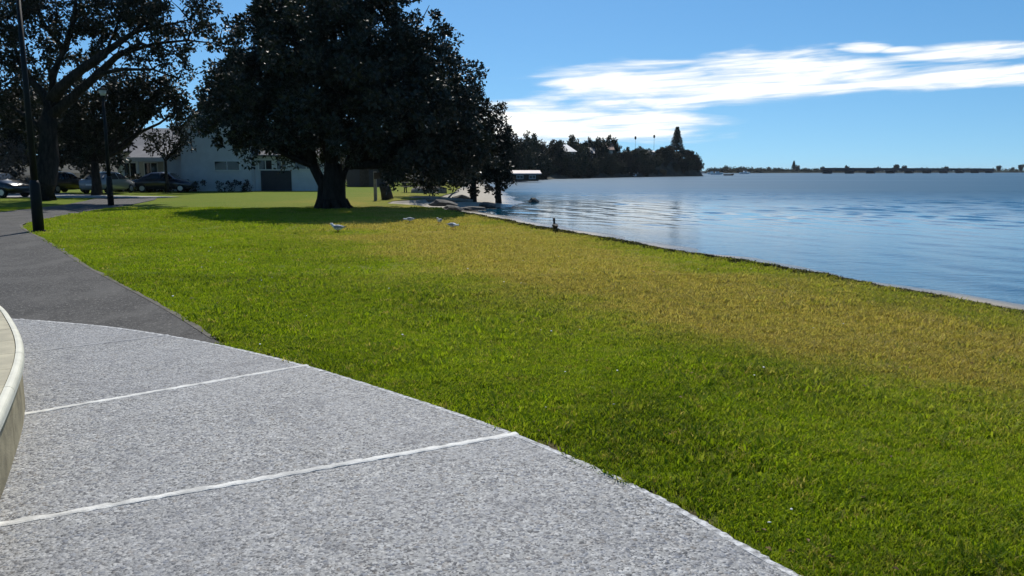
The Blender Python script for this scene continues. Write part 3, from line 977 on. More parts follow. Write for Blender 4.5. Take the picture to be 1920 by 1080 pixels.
def clumps_in(lobes, n_per_m2, r_cl, seed, rough=0.18):
    """clump centres spread over each lobe's skin and some inside"""
    r = np.random.default_rng(seed)
    out = []; rad = []
    for (x, y, z, R_) in lobes:
        k = max(3, int(n_per_m2 * 4 * math.pi * R_ * R_))
        d = r.normal(size=(k, 3)); d /= np.linalg.norm(d, axis=1)[:, None]
        q = R_ * np.where(r.random(k) < 0.72, r.uniform(0.80, 1.05, k), r.uniform(0.2, 0.8, k)) * (1 + rough * r.normal(size=k))
        out.append(np.array([x, y, z]) + d * q[:, None]); rad.append(r_cl * r.uniform(0.6, 1.4, k))
    return np.concatenate(out), np.concatenate(rad)


# --- the broad dark tree on the lawn
BIG = [(-4.19, 0, 3.89, 1.35), (-3.21, 0, 5.82, 1.75), (-1.56, 1, 7.36, 2.15), (0.89, 0, 7.71, 2.3), (3.08, 0.5, 6.74, 2.1), (4.54, 0, 5.29, 1.6),
       (4.74, 0, 3.67, 1.5), (3.25, -2, 3.75, 1.95), (1.2, -3, 4.4, 2.1), (-1.09, -2, 4.2, 1.95), (-3.3, -1, 2.95, 1.0), (3.3, -1.0, 2.2, 1.2), (2.2, 0.8, 2.35, 0.9), (4.2, -0.5, 1.95, 0.9), (5.3, 0.5, 2.0, 0.9),
       (4.87, 1, 2.25, 1.05), (1.9, 1.5, 2.95, 1.25), (-2.4, 0.5, 3.1, 1.1), (-1.17, 3, 4.2, 2.5), (2.16, 3.5, 4.96, 2.6), (-3.4, 3, 4.92, 2.1),
       (-0.04, 1, 9.49, 1.8), (1.91, 0, 9.3, 1.5), (-2.0, 0, 8.64, 1.2), (0.2, -1.5, 6.2, 2.2), (-2.6, 1.5, 7.2, 1.6), (5.2, 0.6, 4.5, 0.9), (5.6, 0.8, 3.2, 1.0), (5.9, 1.2, 2.3, 0.9), (1.6, 1.5, 6.0, 2.4), (-1.8, 1.0, 5.6, 2.3), (0.0, 1.5, 3.6, 1.3), (-4.0, 0.5, 4.8, 1.4), (2.6, -1.0, 5.4, 1.9)]
tree = empty('broad_tree', (-7.5, 33.3, 0))
tag(tree, 'broad dense dark evergreen tree with stout trunk shading the lawn', 'tree')
bm = bmesh.new()
tube(bm, [(0, 0, -0.1), (0.02, 0, 0.15), (-0.03, 0, 0.6), (0.0, 0, 1.2), (0.05, 0, 1.9)], [0.66, 0.53, 0.43, 0.40, 0.35], 14)
tube(bm, [(-0.55, 0.1, -0.1), (-0.45, 0.1, 0.4), (-0.42, 0.05, 1.0), (-0.85, 0, 1.9)], [0.36, 0.28, 0.23, 0.19], 10)
tube(bm, [(0.35, -0.1, -0.1), (0.28, -0.1, 0.5), (0.32, 0, 1.2), (0.75, 0.1, 2.0)], [0.34, 0.26, 0.21, 0.18], 10)
for k in range(9):
    a = k * 0.7 + 0.2
    tube(bm, [(0.4 * math.cos(a), 0.4 * math.sin(a), 0.32), (0.62 * math.cos(a), 0.62 * math.sin(a), 0.06), (0.9 * math.cos(a), 0.9 * math.sin(a), -0.04)], [0.22, 0.15, 0.05], 6)
part('trunk', bm, 'bark_dark', tree, smooth=True)
for i, (x, y, z, R_) in enumerate(BIG):
    if i in (9, 11, 12): continue
    st = Vector((-0.8 if x < -1.5 else (0.7 if x > 1.5 else 0.0), 0, 1.8))
    bm = bmesh.new()
    pth = bend(st, (x, y, z), (0.15 * x, 0.1 * y, 0.25 * R_))
    r0 = 0.10 + 0.05 * R_
    tube(bm, pth, [r0 * (1 - 0.75 * t / (len(pth) - 1)) for t in range(len(pth))], 7)
    for j in range(5):
        d = Vector((random.gauss(0, 1), random.gauss(0, 1), random.gauss(0.2, 1))).normalized() * R_ * 0.9
        p2 = bend(pth[-1 - (j % 3)], Vector((x, y, z)) + d, (0, 0, 0.1), 3)
        tube(bm, p2, [0.05, 0.038, 0.026, 0.012], 5)
    part('limb', bm, 'bark_dark', tree, smooth=True)
C, Rc = clumps_in(BIG, 1.05, 0.45, 101, 0.08)
k = C[:, 2] > np.where(C[:, 0] > 1.6, 1.05, 1.45) + 0.4 * np.random.default_rng(3).random(len(C))
tr_ = (np.abs(C[:, 0]) < 1.1) & (C[:, 2] < 2.6) & (C[:, 1] < 1.0)
k &= ~tr_
C, Rc = C[k], Rc[k]
link_mesh('crown', leaves_mesh('crown', C, Rc, 125, 0.165, 'leaf_big', 102), None, tree)
# bare twigs poking out of the top and the right flank
bm = bmesh.new()
for a, b in (((2.2, 0, 8.2), (4.1, 0, 8.95)), ((3.0, 0, 8.4), (3.9, 0, 9.3)), ((3.3, 0, 8.55), (5.0, 0.2, 9.0)), ((2.6, 0, 8.3), (3.2, 0, 9.4))):
    p_ = bend(a, b, (0.1, 0, -0.15), 5); tube(bm, p_, [0.06, 0.05, 0.04, 0.03, 0.02, 0.01], 5)
    for j in range(3):
        q_ = p_[2 + j]; tube(bm, bend(q_, q_ + Vector((random.uniform(.2, .6), 0, random.uniform(-.1, .4))), (0, 0, 0), 2), [0.02, 0.015, 0.007], 4)
part('bare_branch', bm, 'bark_dark', tree)


def lobe_tree(name, label, loc, lobes, leaf, barkm, leaf_size, per, dens, r_cl, seed, trunk_r=0.2, fork=1.0, group=None, stems=None, cat='tree', zmin=None, parts=True):
    t = empty(name, loc)
    tag(t, label, cat, group)
    if parts:
        bm = bmesh.new()
        if stems is None:
            tube(bm, [(0, 0, -0.1), (0.03, 0, fork * 0.3), (0.0, 0.02, fork * 0.7), (0.03, 0, fork)], [trunk_r * 1.3, trunk_r, trunk_r * 0.85, trunk_r * 0.75], 9)
            for (x, y, z, R_) in lobes:
                pth = bend((0.02, 0, fork * 0.95), (x, y, z), (0.1 * x, 0.1 * y, 0.1 * R_), 4)
                tube(bm, pth, [trunk_r * 0.5 * (1 - 0.17 * q) for q in range(5)], 6)
        else:
            for pts, radii in stems:
                tube(bm, pts, radii, 9)
        part('trunk', bm, barkm, t, smooth=True)
    C, Rc = clumps_in(lobes, dens, r_cl, seed)
    if zmin is not None:
        k_ = C[:, 2] > zmin
        C, Rc = C[k_], Rc[k_]
    link_mesh('crown', leaves_mesh('crown', C, Rc, per, leaf_size, leaf, seed + 1), None, t)
    return t


# --- tree at the water's edge, to the right of the broad tree
SEC = [(0.21, 0, 4.71, 1.15), (0.7, 0, 3.08, 0.95), (-0.63, 0, 2.95, 1.3), (-0.14, 0, 1.75, 1.1), (0.86, 0, 1.9, 0.75), (-0.98, 0, 1.5, 0.8), (-1.69, 1, 3.95, 1.7), (0.80, 0, 4.1, 0.6), (-1.6, 0.5, 1.9, 1.0), (0.9, 0, 0.75, 0.30), (-0.75, 0, 0.7, 0.35), (1.2, 0, 2.5, 0.5), (-2.4, 0.5, 2.6, 1.3), (-2.6, 0.5, 4.6, 1.2), (-0.6, 0.3, 4.0, 1.2), (0.3, 0, 2.3, 1.0), (-3.4, 0.5, 3.4, 1.7), (-3.6, 0.3, 5.2, 1.5), (-3.0, 0.2, 1.9, 1.1), (-4.6, 0.5, 2.2, 1.3), (-1.0, 0, 5.2, 1.1), (1.3, 0, 3.4, 0.7), (1.35, 0, 1.7, 0.6), (-0.7, 0.2, 5.7, 1.0), (-1.7, 0.3, 6.5, 1.2), (0.15, 0, 5.2, 0.8)]
lobe_tree('shore_tree', 'dark tree with low drooping foliage at the water edge', (-1.7, 50, -0.25), SEC, 'leaf_dark', 'bark_dark', 0.18, 95, 1.2, 0.38, 201, stems=[
    ([(0.85, 0, -0.25), (0.83, 0, 0.4), (0.8, 0, 1.2), (0.5, 0, 2.4), (0.3, 0, 4.4)], [0.22, 0.18, 0.17, 0.13, 0.05]),
    ([(-0.75, 0, -0.2), (-0.72, 0, 0.5), (-0.7, 0, 1.3), (-0.4, 0, 2.6), (-0.2, 0, 4.2)], [0.24, 0.19, 0.17, 0.13, 0.05]),
    ([(-0.7, 0, 1.0), (-1.2, 0.5, 2.2), (-1.7, 1, 3.9)], [0.14, 0.11, 0.05]),
    ([(0.5, 0, 3.6), (1.2, 0, 4.8), (1.7, 0, 5.2)], [0.03, 0.02, 0.008]), ([(0.9, 0, 3.4), (1.5, 0, 4.0), (2.1, 0, 4.2)], [0.03, 0.02, 0.008])])

# --- open-branched tree at the left
GB = [([(-0.02, -0.1), (0.1, 0.9), (0.26, 2.17), (0.48, 4.14), (0.75, 5.25)], 0.66, 0.42), ([(0.75, 5.25), (1.49, 5.95), (2.7, 6.91), (3.9, 7.87), (5.38, 8.82), (6.71, 9.89)], 0.34, 0.07),
      ([(0.59, 4.5), (1.74, 5.43), (3.1, 6.53), (4.31, 7.55), (5.76, 8.22), (6.72, 7.87)], 0.30, 0.06), ([(0.61, 4.98), (0.2, 5.81), (-0.17, 6.36), (-0.66, 7.18), (-1.07, 8.82)], 0.26, 0.06),
      ([(0.75, 5.25), (1.12, 6.63), (1.61, 8.0), (2.34, 9.36), (2.75, 10.96)], 0.28, 0.06), ([(2.7, 6.91), (3.87, 7.56), (4.74, 9.62), (5.29, 11.5)], 0.17, 0.05),
      ([(0.35, 3.3), (-0.09, 4.14), (-0.89, 4.7), (-1.7, 5.11)], 0.20, 0.06), ([(4.31, 7.59), (6.47, 8.27), (8.16, 8.41), (9.9, 8.2)], 0.12, 0.02),
      ([(-0.3, 6.5), (-1.6, 7.2), (-3.2, 7.9)], 0.16, 0.05), ([(5.4, 8.8), (7.0, 9.2), (8.4, 9.4)], 0.1, 0.03), ([(1.6, 8.0), (0.6, 9.4), (0.2, 11.2)], 0.14, 0.04), ([(3.1, 6.6), (4.6, 6.9), (6.3, 6.9), (7.7, 6.4)], 0.12, 0.03)]
GUM = [(6.86, 0, 10.03, 1.16), (8.36, 0, 9.36, 0.85), (6.3, 0, 7.8, 0.87), (7.41, 0, 7.5, 0.75), (7.89, 0, 6.36, 0.5), (2.61, 0, 9.22, 1.2), (1.15, 0, 8.54, 0.9),
       (-0.77, 0, 9.09, 1.45), (-0.97, 0, 6.91, 1.16), (4.04, 0, 9.8, 1.1), (5.41, 0, 9.5, 0.95), (-1.72, 0, 4.98, 1.2), (-3.43, 0, 7.73, 2.3), (-3.15, 0, 10.43, 2.6),
       (0.89, 1, 12.03, 2.5), (4.24, 1, 12.29, 2.5), (7.56, 0, 12.0, 1.9), (0.16, 0.5, 6.91, 0.6), (3.0, 1, 8.0, 0.5), (5.1, 0, 7.4, 0.5), (7.99, 0, 8.0, 0.4), (9.98, -2, 9.51, 0.5), (10.05, -2, 8.48, 0.3),
       (-4.5, 1, 4.6, 1.6), (9.4, -1, 10.6, 0.9), (5.0, 2, 10.6, 1.3), (-2.2, -1, 6.2, 0.9), (3.2, 1.5, 9.0, 1.0), (1.9, 1.5, 7.6, 0.7), (0.2, 1.8, 8.0, 0.9), (6.4, 1.0, 9.0, 0.8), (-1.2, 1.5, 4.0, 1.2), (-3.2, 1, 5.6, 1.3), (7.2, -0.6, 8.8, 0.6), (-0.2, 1.0, 10.8, 1.3)]
st = []
for pts, a, b in GB:
    yy = 0.0
    q = [(x, random.uniform(-.3, .3) * (i > 0), z) for i, (x, z) in enumerate(pts)]
    st.append((q, [a + (b - a) * i / (len(q) - 1) for i in range(len(q))]))
    for j in range(1, len(q)):
        if b < 0.1 and j > 1:
            for _ in range(3):
                e = Vector(q[j]) + Vector((random.uniform(-.8, .8), random.uniform(-.6, .6), random.uniform(0.1, 0.9)))
                st.append(([q[j], (Vector(q[j]) + e) * 0.5 + Vector((0, 0, 0.08)), e], [0.045, 0.03, 0.01]))
lobe_tree('spreading_tree', 'tall open-branched tree with dark forking limbs at the left', (-25.3, 43, 0), GUM, 'leaf_gum', 'bark_gum', 0.20, 62, 1.05, 0.42, 301, stems=st)

# --- dark trees behind it
BEH = [(0.2, 0, 6.02, 1.9), (2.3, 0, 6.5, 1.7), (4.1, 0, 6.5, 1.4), (5.1, 0, 5.9, 1.1), (2.3, 0, 5.3, 1.3), (0.0, 0, 4.3, 1.9), (-1.2, 0, 4.6, 1.6), (-1.0, 0, 3.2, 1.2), (6.0, -.4, 5.6, .7), (-0.4, 0, 2.7, 1.0), (4.8, 0, 7.1, 0.8), (3.6, 0, 5.3, 0.9)]
lobe_tree('dark_tree', 'dense dark tree behind the open-branched tree', (-27.2, 52, 0), BEH, 'leaf_dark', 'bark_dark', 0.24, 60, 1.1, 0.5, 401, trunk_r=0.3, fork=2.2)
BH2 = [(0, 0, 5.5, 2.4), (-2.4, 0, 4.6, 2.2), (2.0, 0, 4.8, 1.9), (-0.4, 0, 3.6, 2.0), (-4.0, 1, 3.5, 1.8), (2.6, 0, 3.2, 1.4), (-1.0, 0, 7.2, 1.6), (4.4, 0, 3.6, 1.5), (4.8, 0, 5.2, 1.6), (0.8, -.5, 2.9, 1.1)]
lobe_tree('dark_tree', 'dark leafy tree overhanging the parked cars', (-33.5, 58, 0), BH2, 'leaf_dark', 'bark_dark', 0.27, 55, 1.0, 0.55, 411, trunk_r=0.3, fork=2.2)
BH3 = [(0, 0, 6.0, 2.8), (-3, 0, 5.2, 2.6), (3.0, 0, 5.0, 2.3), (-1, 0, 8.4, 2.2), (-4.6, 0, 3.3, 1.9), (3.8, 0, 3.4, 1.5), (1.4, 0, 3.6, 1.5)]
lobe_tree('dark_tree', 'large dark tree at the far left edge behind the street', (-46, 66, 0), BH3, 'leaf_dark', 'bark_dark', 0.3, 55, 0.8, 0.6, 421, trunk_r=0.4, fork=2.4)
BH4 = [(0, 0, 1.6, 1.7), (-1.6, 0, 1.5, 1.5), (0.6, 0, 3.0, 1.4), (-0.9, 0, 3.6, 1.2), (1.2, 0, 1.4, 1.2)]
lobe_tree('brown_bush', 'tall brownish shrub at the left edge behind the dark car', (-35.2, 54, 0), BH4, 'leaf_brown', 'bark_dark', 0.2, 50, 0.9, 0.4, 431, trunk_r=0.12, fork=1.0, cat='shrub')
BH5 = [(0, 0, 3.4, 1.0), (1.1, 0, 3.7, 0.9), (-0.9, 0, 4.0, 0.9), (1.8, 0, 4.6, 0.9), (0.7, 0, 4.5, 0.9), (2.6, 0, 5.0, 0.7)]
lobe_tree('garden_tree', 'small tree in front of the white house gable', (-25.2, 58.0, 0), BH5, 'leaf_gum', 'bark_dark', 0.2, 45, 0.9, 0.4, 441, trunk_r=0.12, fork=2.4)

# ------------------------------------------------------------------ lamp posts
def lamp_post(label, loc, hgt, group):
    t = empty('lamp_post', loc)
    tag(t, label, 'lamp post', group)
    bm = bmesh.new()
    tube(bm, [(0, 0, -0.05), (0, 0, 0.9), (0, 0, 1.25), (0, 0, 1.35)], [0.135, 0.130, 0.122, 0.088], 14)
    part('base_sleeve', bm, 'pole_paint', t, smooth=True)
    bm = bmesh.new()
    tube(bm, [(0, 0, 1.3), (0, 0, hgt - 0.35)], [0.086, 0.052], 12)
    part('pole', bm, 'pole_paint', t, smooth=True)
    tube_bm = bmesh.new(); tube(tube_bm, [(0, 0, -0.04), (0, 0, 0.03)], [0.19, 0.17], 14)
    part('base_plate', tube_bm, 'pole_paint', t)
    bm = bmesh.new()
    tube(bm, [(0, 0, hgt - 0.36), (0, 0, hgt - 0.30), (0, 0, hgt - 0.26)], [0.06, 0.10, 0.11], 12)
    hd = part('lamp_head', bm, 'pole_paint', t, smooth=True)
    bm = bmesh.new()
    tube(bm, [(0, 0, hgt - 0.26), (0, 0, hgt - 0.02)], [0.10, 0.17], 12)
    part('lamp_glass', bm, 'lamp_glass', hd, smooth=True)
    bm = bmesh.new()
    tube(bm, [(0, 0, hgt - 0.02), (0, 0, hgt + 0.05), (0, 0, hgt + 0.11)], [0.24, 0.18, 0.03], 14)
    part('lamp_cap', bm, 'pole_paint', hd, smooth=True)
    return t


lamp_post('dark lamp post rising past the top edge beside the asphalt path', (-12.58, 20.95, 0), 6.4, 'park lamp posts')
lamp_post('smaller dark lamp post farther along the path near the house', (-18.43, 36.4, 0), 5.2, 'park lamp posts')

# ------------------------------------------------------------------ white house
def gable_roof(bm, x0, x1, y0, y1, ze, zr, over=0.35, th=0.14, axis='y'):
    """ridge along 'axis'"""
    if axis == 'y':
        xm = (x0 + x1) / 2
        sl = (zr - ze) / (xm - x0)
        pr = [(x0 - over, ze - over * sl), (xm, zr), (x1 + over, ze - over * sl)]
        top = [(x, z + th) for x, z in pr]
        ring = pr + top[::-1]
        a = [bm.verts.new((x, y0 - over, z)) for x, z in ring]; b = [bm.verts.new((x, y1 + over, z)) for x, z in ring]
    else:
        ym = (y0 + y1) / 2
        sl = (zr - ze) / (ym - y0)
        pr = [(y0 - over, ze - over * sl), (ym, zr), (y1 + over, ze - over * sl)]
        top = [(y, z + th) for y, z in pr]
        ring = pr + top[::-1]
        a = [bm.verts.new((x0 - over, y, z)) for y, z in ring]; b = [bm.verts.new((x1 + over, y, z)) for y, z in ring]
    n_ = len(ring)
    for i in range(n_): bm.faces.new((a[i], a[(i + 1) % n_], b[(i + 1) % n_], b[i]))
    # end caps as two quads each (the ring is concave)
    for r in (a, b):
        bm.faces.new((r[0], r[1], r[4], r[5])); bm.faces.new((r[1], r[2], r[3], r[4]))


def gable_walls(bm, x0, x1, y0, y1, ze, zr, axis='y', z0=0.0):
    if axis == 'y':
        prof = [(x0, z0), (x1, z0), (x1, ze), ((x0 + x1) / 2, zr), (x0, ze)]
        a = [bm.verts.new((x, y0, z)) for x, z in prof]; b = [bm.verts.new((x, y1, z)) for x, z in prof]
    else:
        prof = [(y0, z0), (y1, z0), (y1, ze), ((y0 + y1) / 2, zr), (y0, ze)]
        a = [bm.verts.new((x0, y, z)) for y, z in prof]; b = [bm.verts.new((x1, y, z)) for y, z in prof]
    for i in range(5): bm.faces.new((a[i], a[(i + 1) % 5], b[(i + 1) % 5], b[i]))
    bm.faces.new(a); bm.faces.new(b[::-1])


def window(parent, x0, x1, y, z0, z1, glass='dark_glass', frame='trim_white', fw=0.07, mull=1):
    """window in a wall that faces -Y at depth y"""
    bm = bmesh.new()
    for lo, hi in (((x0 - fw, y - 0.05, z0 - fw), (x1 + fw, y + 0.02, z0)), ((x0 - fw, y - 0.05, z1), (x1 + fw, y + 0.02, z1 + fw)),
                   ((x0 - fw, y - 0.048, z0), (x0, y + 0.02, z1)), ((x1, y - 0.048, z0), (x1 + fw, y + 0.02, z1))):
        box(bm, lo, hi)
    for k in range(1, mull + 1):
        xm = x0 + (x1 - x0) * k / (mull + 1)
        box(bm, (xm - 0.025, y - 0.04, z0), (xm + 0.025, y + 0.01, z1))
    f = part('window', bm, frame, parent)
    part('pane', bx((x0, y - 0.02, z0), (x1, y - 0.004, z1)), glass, f)
    return f


house = empty('white_house', (-20.5, 62, 0))
tag(house, 'white gabled two storey house behind the trees with dark garage doors', 'house')
H0 = (-20.5, 62.0)
bm = bmesh.new(); gable_walls(bm, -5.2, 0.2, 0, 8, 4.6, 7.0); part('wall', bm, 'house_white', house)
bm = bmesh.new(); gable_roof(bm, -5.2, 0.2, 0, 8, 4.62, 7.02); part('roof', bm, 'roof_grey', house)
bm = bmesh.new(); gable_walls(bm, 0.22, 5.6, 0.8, 7, 2.9, 5.0, 'x'); part('wall', bm, 'house_white', house)
bm = bmesh.new(); gable_roof(bm, 0.55, 5.6, 0.8, 7, 2.92, 5.02, axis='x'); part('roof', bm, 'roof_grey', house)
part('wall', bx((-6.7, 0.6, 0), (-5.22, 6, 2.7)), 'house_white', house)
part('roof', bx((-6.9, 0.4, 2.7), (-5.22, 6.2, 2.85)), 'roof_grey', house)
window(house, -2.6, -0.7, 0, 1.65, 2.3); window(house, -1.0, 0.0, 0, 3.2, 4.2)
window(house, 0.6, 1.6, 0.8, 1.7, 2.4); window(house, 2.0, 2.7, 0.8, 1.7, 2.45); window(house, 3.4, 5.2, 0.8, 1.75, 2.35)
g_ = part('garage_door', bx((0.7, 0.74, 0.02), (3.1, 0.79, 1.6)), 'dark_door', house)
for k in range(3): part('panel_rib', bx((0.75, 0.715, 0.35 + 0.42 * k), (3.05, 0.738, 0.39 + 0.42 * k)), 'dark_door', g_)
# neighbouring low house with a wide verandah roof
vr = empty('verandah_house', (-26.5, 63, 0))
tag(vr, 'low cream house with a sloping verandah roof and white post', 'house')
part('wall', bx((-5.4, 1.5, 0), (-0.4, 8, 3.2)), 'house_cream', vr)
bm = bmesh.new(); gable_roof(bm, -5.4, -0.4, 1.5, 8, 3.2, 5.0, axis='x'); part('roof', bm, 'roof_grey', vr)
bm = bmesh.new()
a_ = [bm.verts.new(c_) for c_ in ((-3.6, -0.8, 2.45), (-0.45, -0.8, 2.45), (-0.45, 1.5, 3.5), (-3.6, 1.5, 3.5))]
b_ = [bm.verts.new((v.co.x, v.co.y, v.co.z + 0.10)) for v in a_]
for i in range(4): bm.faces.new((a_[i], a_[(i + 1) % 4], b_[(i + 1) % 4], b_[i]))
bm.faces.new(a_[::-1]); bm.faces.new(b_)
part('verandah_roof', bm, 'roof_grey', vr)
part('fascia', bx((-3.62, -0.86, 2.3), (-0.43, -0.81, 2.62)), 'house_white', vr)
for x in (-3.9, -2.75, -0.6): part('post', bx((x - 0.07, -0.75, 0), (x + 0.07, -0.61, 2.45)), 'trim_white', vr)
part('post', bx((-3.98, -0.9, 0), (-3.78, -0.76, 4.2)), 'trim_white', vr)
for x0 in (-4.9, -3.2, -1.6): window(vr, x0, x0 + 1.0, 1.5, 0.9, 2.2)

# shrubs along the house wall
BUSH = [(0, 0, 0.45, 0.55), (0.4, 0, 0.35, 0.42), (-0.35, 0.1, 0.4, 0.45)]
src = None
for i, (x, y, s0, nm) in enumerate([(-24.2, 60.6, 1.0, 'low rounded shrub at the corner of the white house'), (-22.0, 60.8, 0.9, 'low rounded shrub under the blank white wall'), (-20.6, 60.9, 1.0, 'low rounded shrub under the white house window'),
                                    (-26.6, 60.4, 1.4, 'larger dark shrub in front of the verandah'), (-28.6, 60.2, 1.5, 'dark shrub beside the verandah post'), (-30.2, 60.5, 1.4, 'dark shrub at the driveway end of the verandah')]):
    if src is None:
        src = lobe_tree('garden_shrub', nm, (x, y, 0), BUSH, 'leaf_dark', 'bark_dark', 0.12, 40, 2.0, 0.22, 451, trunk_r=0.05, fork=0.3, group='shrubs along the house fronts', cat='shrub')
        src.scale = (s0,) * 3
    else:
        c_ = src.copy(); COL.objects.link(c_); c_.location = (x, y, 0); c_.scale = (s0 * 1.1, s0, s0); c_.rotation_euler = (0, 0, i * 1.3); c_['label'] = nm
        for ch in src.children:
            d_ = ch.copy(); COL.objects.link(d_); d_.parent = c_

# hedge and trees beyond the broad tree, and a dark shed
hg = [(-7.5 + 1.1 * k, random.uniform(-.3, .3), 1.0 + 0.25 * random.random(), 1.15 + 0.3 * random.random()) for k in range(14)]
lobe_tree('hedge', 'dark clipped hedge across the far end of the lawn', (-12.5, 84, 0), hg, 'leaf_dark', 'bark_dark', 0.26, 40, 0.8, 0.45, 461, trunk_r=0.08, fork=0.6, cat='hedge')
for i, (x, y, lab, lb) in enumerate([(-16.5, 88, 'dark tree behind the hedge beside the white house', [(0, 0, 3.4, 2.0), (-1.6, 0, 2.8, 1.6), (1.5, 0, 2.9, 1.6), (0.2, 0, 4.6, 1.4)]),
                                     (-11.0, 90, 'dark tree behind the middle of the hedge', [(0, 0, 3.2, 2.2), (-1.9, 0, 2.6, 1.7), (1.9, 0, 2.6, 1.7), (0, 0, 4.6, 1.4)]),
                                     (-6.2, 92, 'dark tree at the beach end of the hedge', [(0, 0, 3.0, 2.0), (-1.6, 0, 2.4, 1.6), (1.5, 0, 2.5, 1.5), (0.2, 0, 4.2, 1.3)])]):
    lobe_tree('dark_tree', lab, (x, y, 0), lb, 'leaf_dark', 'bark_dark', 0.3, 40, 0.6, 0.55, 471 + i, trunk_r=0.2, fork=1.6)
shed = empty('shed', (-14.6, 79, 0))
tag(shed, 'small dark shed under the trees beyond the broad tree', 'shed')
bm = bmesh.new(); gable_walls(bm, -1.8, 1.8, 0, 3, 1.9, 2.8); part('wall', bm, 'dark_door', shed)
bm = bmesh.new(); gable_roof(bm, -1.8, 1.8, 0, 3, 1.92, 2.82, 0.2); part('roof', bm, 'roof_grey', shed)
part('door', bx((-0.5, -0.05, 0), (0.4, -0.003, 1.75)), 'dark_timber', shed)

# ------------------------------------------------------------------ driveway and parked cars
drv = flat_poly('driveway', [(-50, 47.0), (-24.6, 47.3), (-21.0, 47.3), (-20.4, 48.6), (-24, 50.2), (-30, 54), (-34, 58.8), (-50, 59)], 0.018, 'concrete_drive', 0.06)
tag(drv, 'pale concrete driveway behind the lamp posts', 'driveway', kind='structure')


def car(label, loc, rz, paint):
    t = empty('parked_car', loc, rz)
    tag(t, label, 'car', 'cars parked by the houses')
    # sections along the length: x, floor z, sill half-width, belt z, belt half-width, roof z, roof half-width
    S = [(-2.10, 0.42, 0.70, 0.72, 0.72, 0.74, 0.66), (-2.02, 0.30, 0.82, 0.86, 0.82, 0.90, 0.72), (-1.55, 0.24, 0.86, 0.92, 0.86, 0.97, 0.76), (-1.15, 0.24, 0.87, 0.93, 0.87, 1.25, 0.66),
         (-0.70, 0.22, 0.87, 0.94, 0.87, 1.44, 0.60), (0.0, 0.22, 0.87, 0.94, 0.87, 1.48, 0.60), (0.55, 0.22, 0.87, 0.93, 0.87, 1.40, 0.60), (1.05, 0.24, 0.87, 0.91, 0.86, 1.02, 0.70),
         (1.60, 0.26, 0.86, 0.84, 0.84, 0.89, 0.72), (2.02, 0.30, 0.80, 0.70, 0.78, 0.74, 0.66), (2.12, 0.42, 0.68, 0.60, 0.68, 0.62, 0.60)]
    bm = bmesh.new(); rings = []
    for x, zf, sw, zb, bw, zr, rw in S:
        rings.append([bm.verts.new(c_) for c_ in ((x, -sw * .8, zf), (x, -sw, zf + 0.12), (x, -bw, zb), (x, -rw, zr), (x, 0, zr + 0.03), (x, rw, zr), (x, bw, zb), (x, sw, zf + 0.12), (x, sw * .8, zf))])
    for r0, r1 in zip(rings[:-1], rings[1:]):
        for k in range(9): bm.faces.new((r0[k], r0[(k + 1) % 9], r1[(k + 1) % 9], r1[k]))
    bm.faces.new(rings[0]); bm.faces.new(rings[-1][::-1])
    body = part('body', bm, paint, t, smooth=True)

    def pane(name, quad, mt, off):
        bm = bmesh.new(); q = [Vector(c_) for c_ in quad]
        nn = (q[1] - q[0]).cross(q[2] - q[0]).normalized()
        if nn.dot(Vector(off)) < 0: nn = -nn
        a = [bm.verts.new(v + nn * 0.004) for v in q]; b = [bm.verts.new(v + nn * 0.016) for v in q]
        for i in range(4): bm.faces.new((a[i], a[(i + 1) % 4], b[(i + 1) % 4], b[i]))
        bm.faces.new(a[::-1]); bm.faces.new(b)
        return part(name, bm, mt, t)
    for s_ in (-1, 1):
        pane('side_window', ((-1.05, s_ * .86, .97), (-0.1, s_ * .865, .98), (-0.1, s_ * .63, 1.40), (-0.72, s_ * .64, 1.36)), 'dark_glass', (0, s_, 0.2))
        pane('side_window', ((0.0, s_ * .865, .98), (0.95, s_ * .86, .97), (0.52, s_ * .63, 1.34), (0.0, s_ * .63, 1.40)), 'dark_glass', (0, s_, 0.2))
        pane('headlight', ((2.06, s_ * .46, .60), (2.06, s_ * .72, .62), (1.99, s_ * .74, .74), (2.0, s_ * .46, .74)), 'car_lamp', (1, 0, 0.2))
        pane('tail_light', ((-2.05, s_ * .58, .72), (-2.04, s_ * .78, .72), (-2.0, s_ * .78, .88), (-2.02, s_ * .58, .88)), 'tail_lamp', (-1, 0, 0.1))
        bm = bmesh.new(); box(bm, (0.72, s_ * 0.88, 0.95), (0.88, s_ * 1.03, 1.08)); part('wing_mirror', bm, paint, t)
    pane('windscreen', ((1.03, -.66, 1.04), (1.03, .66, 1.04), (0.60, .56, 1.40), (0.60, -.56, 1.40)), 'dark_glass', (1, 0, 0.6))
    pane('rear_window', ((-1.50, -.68, 1.00), (-1.50, .68, 1.00), (-0.76, .56, 1.43), (-0.76, -.56, 1.43)), 'dark_glass', (-1, 0, 0.6))
    part('number_plate', bx((-2.13, -0.26, 0.56), (-2.105, 0.26, 0.68)), 'trim_white', t)
    for x in (-1.32, 1.36):
        for s_ in (-1, 1):
            bm = bmesh.new(); tube(bm, [(x, s_ * .70, 0.31), (x, s_ * .73, 0.31), (x, s_ * .87, 0.31), (x, s_ * .89, 0.31)], [0.28, 0.31, 0.31, 0.27], 16)
            wh = part('wheel', bm, 'tyre_rubber', t, smooth=True)
            bm = bmesh.new(); tube(bm, [(x, s_ * .87, 0.31), (x, s_ * .905, 0.31)], [0.20, 0.17], 12)
            part('rim', bm, 'alloy', wh)
    return t


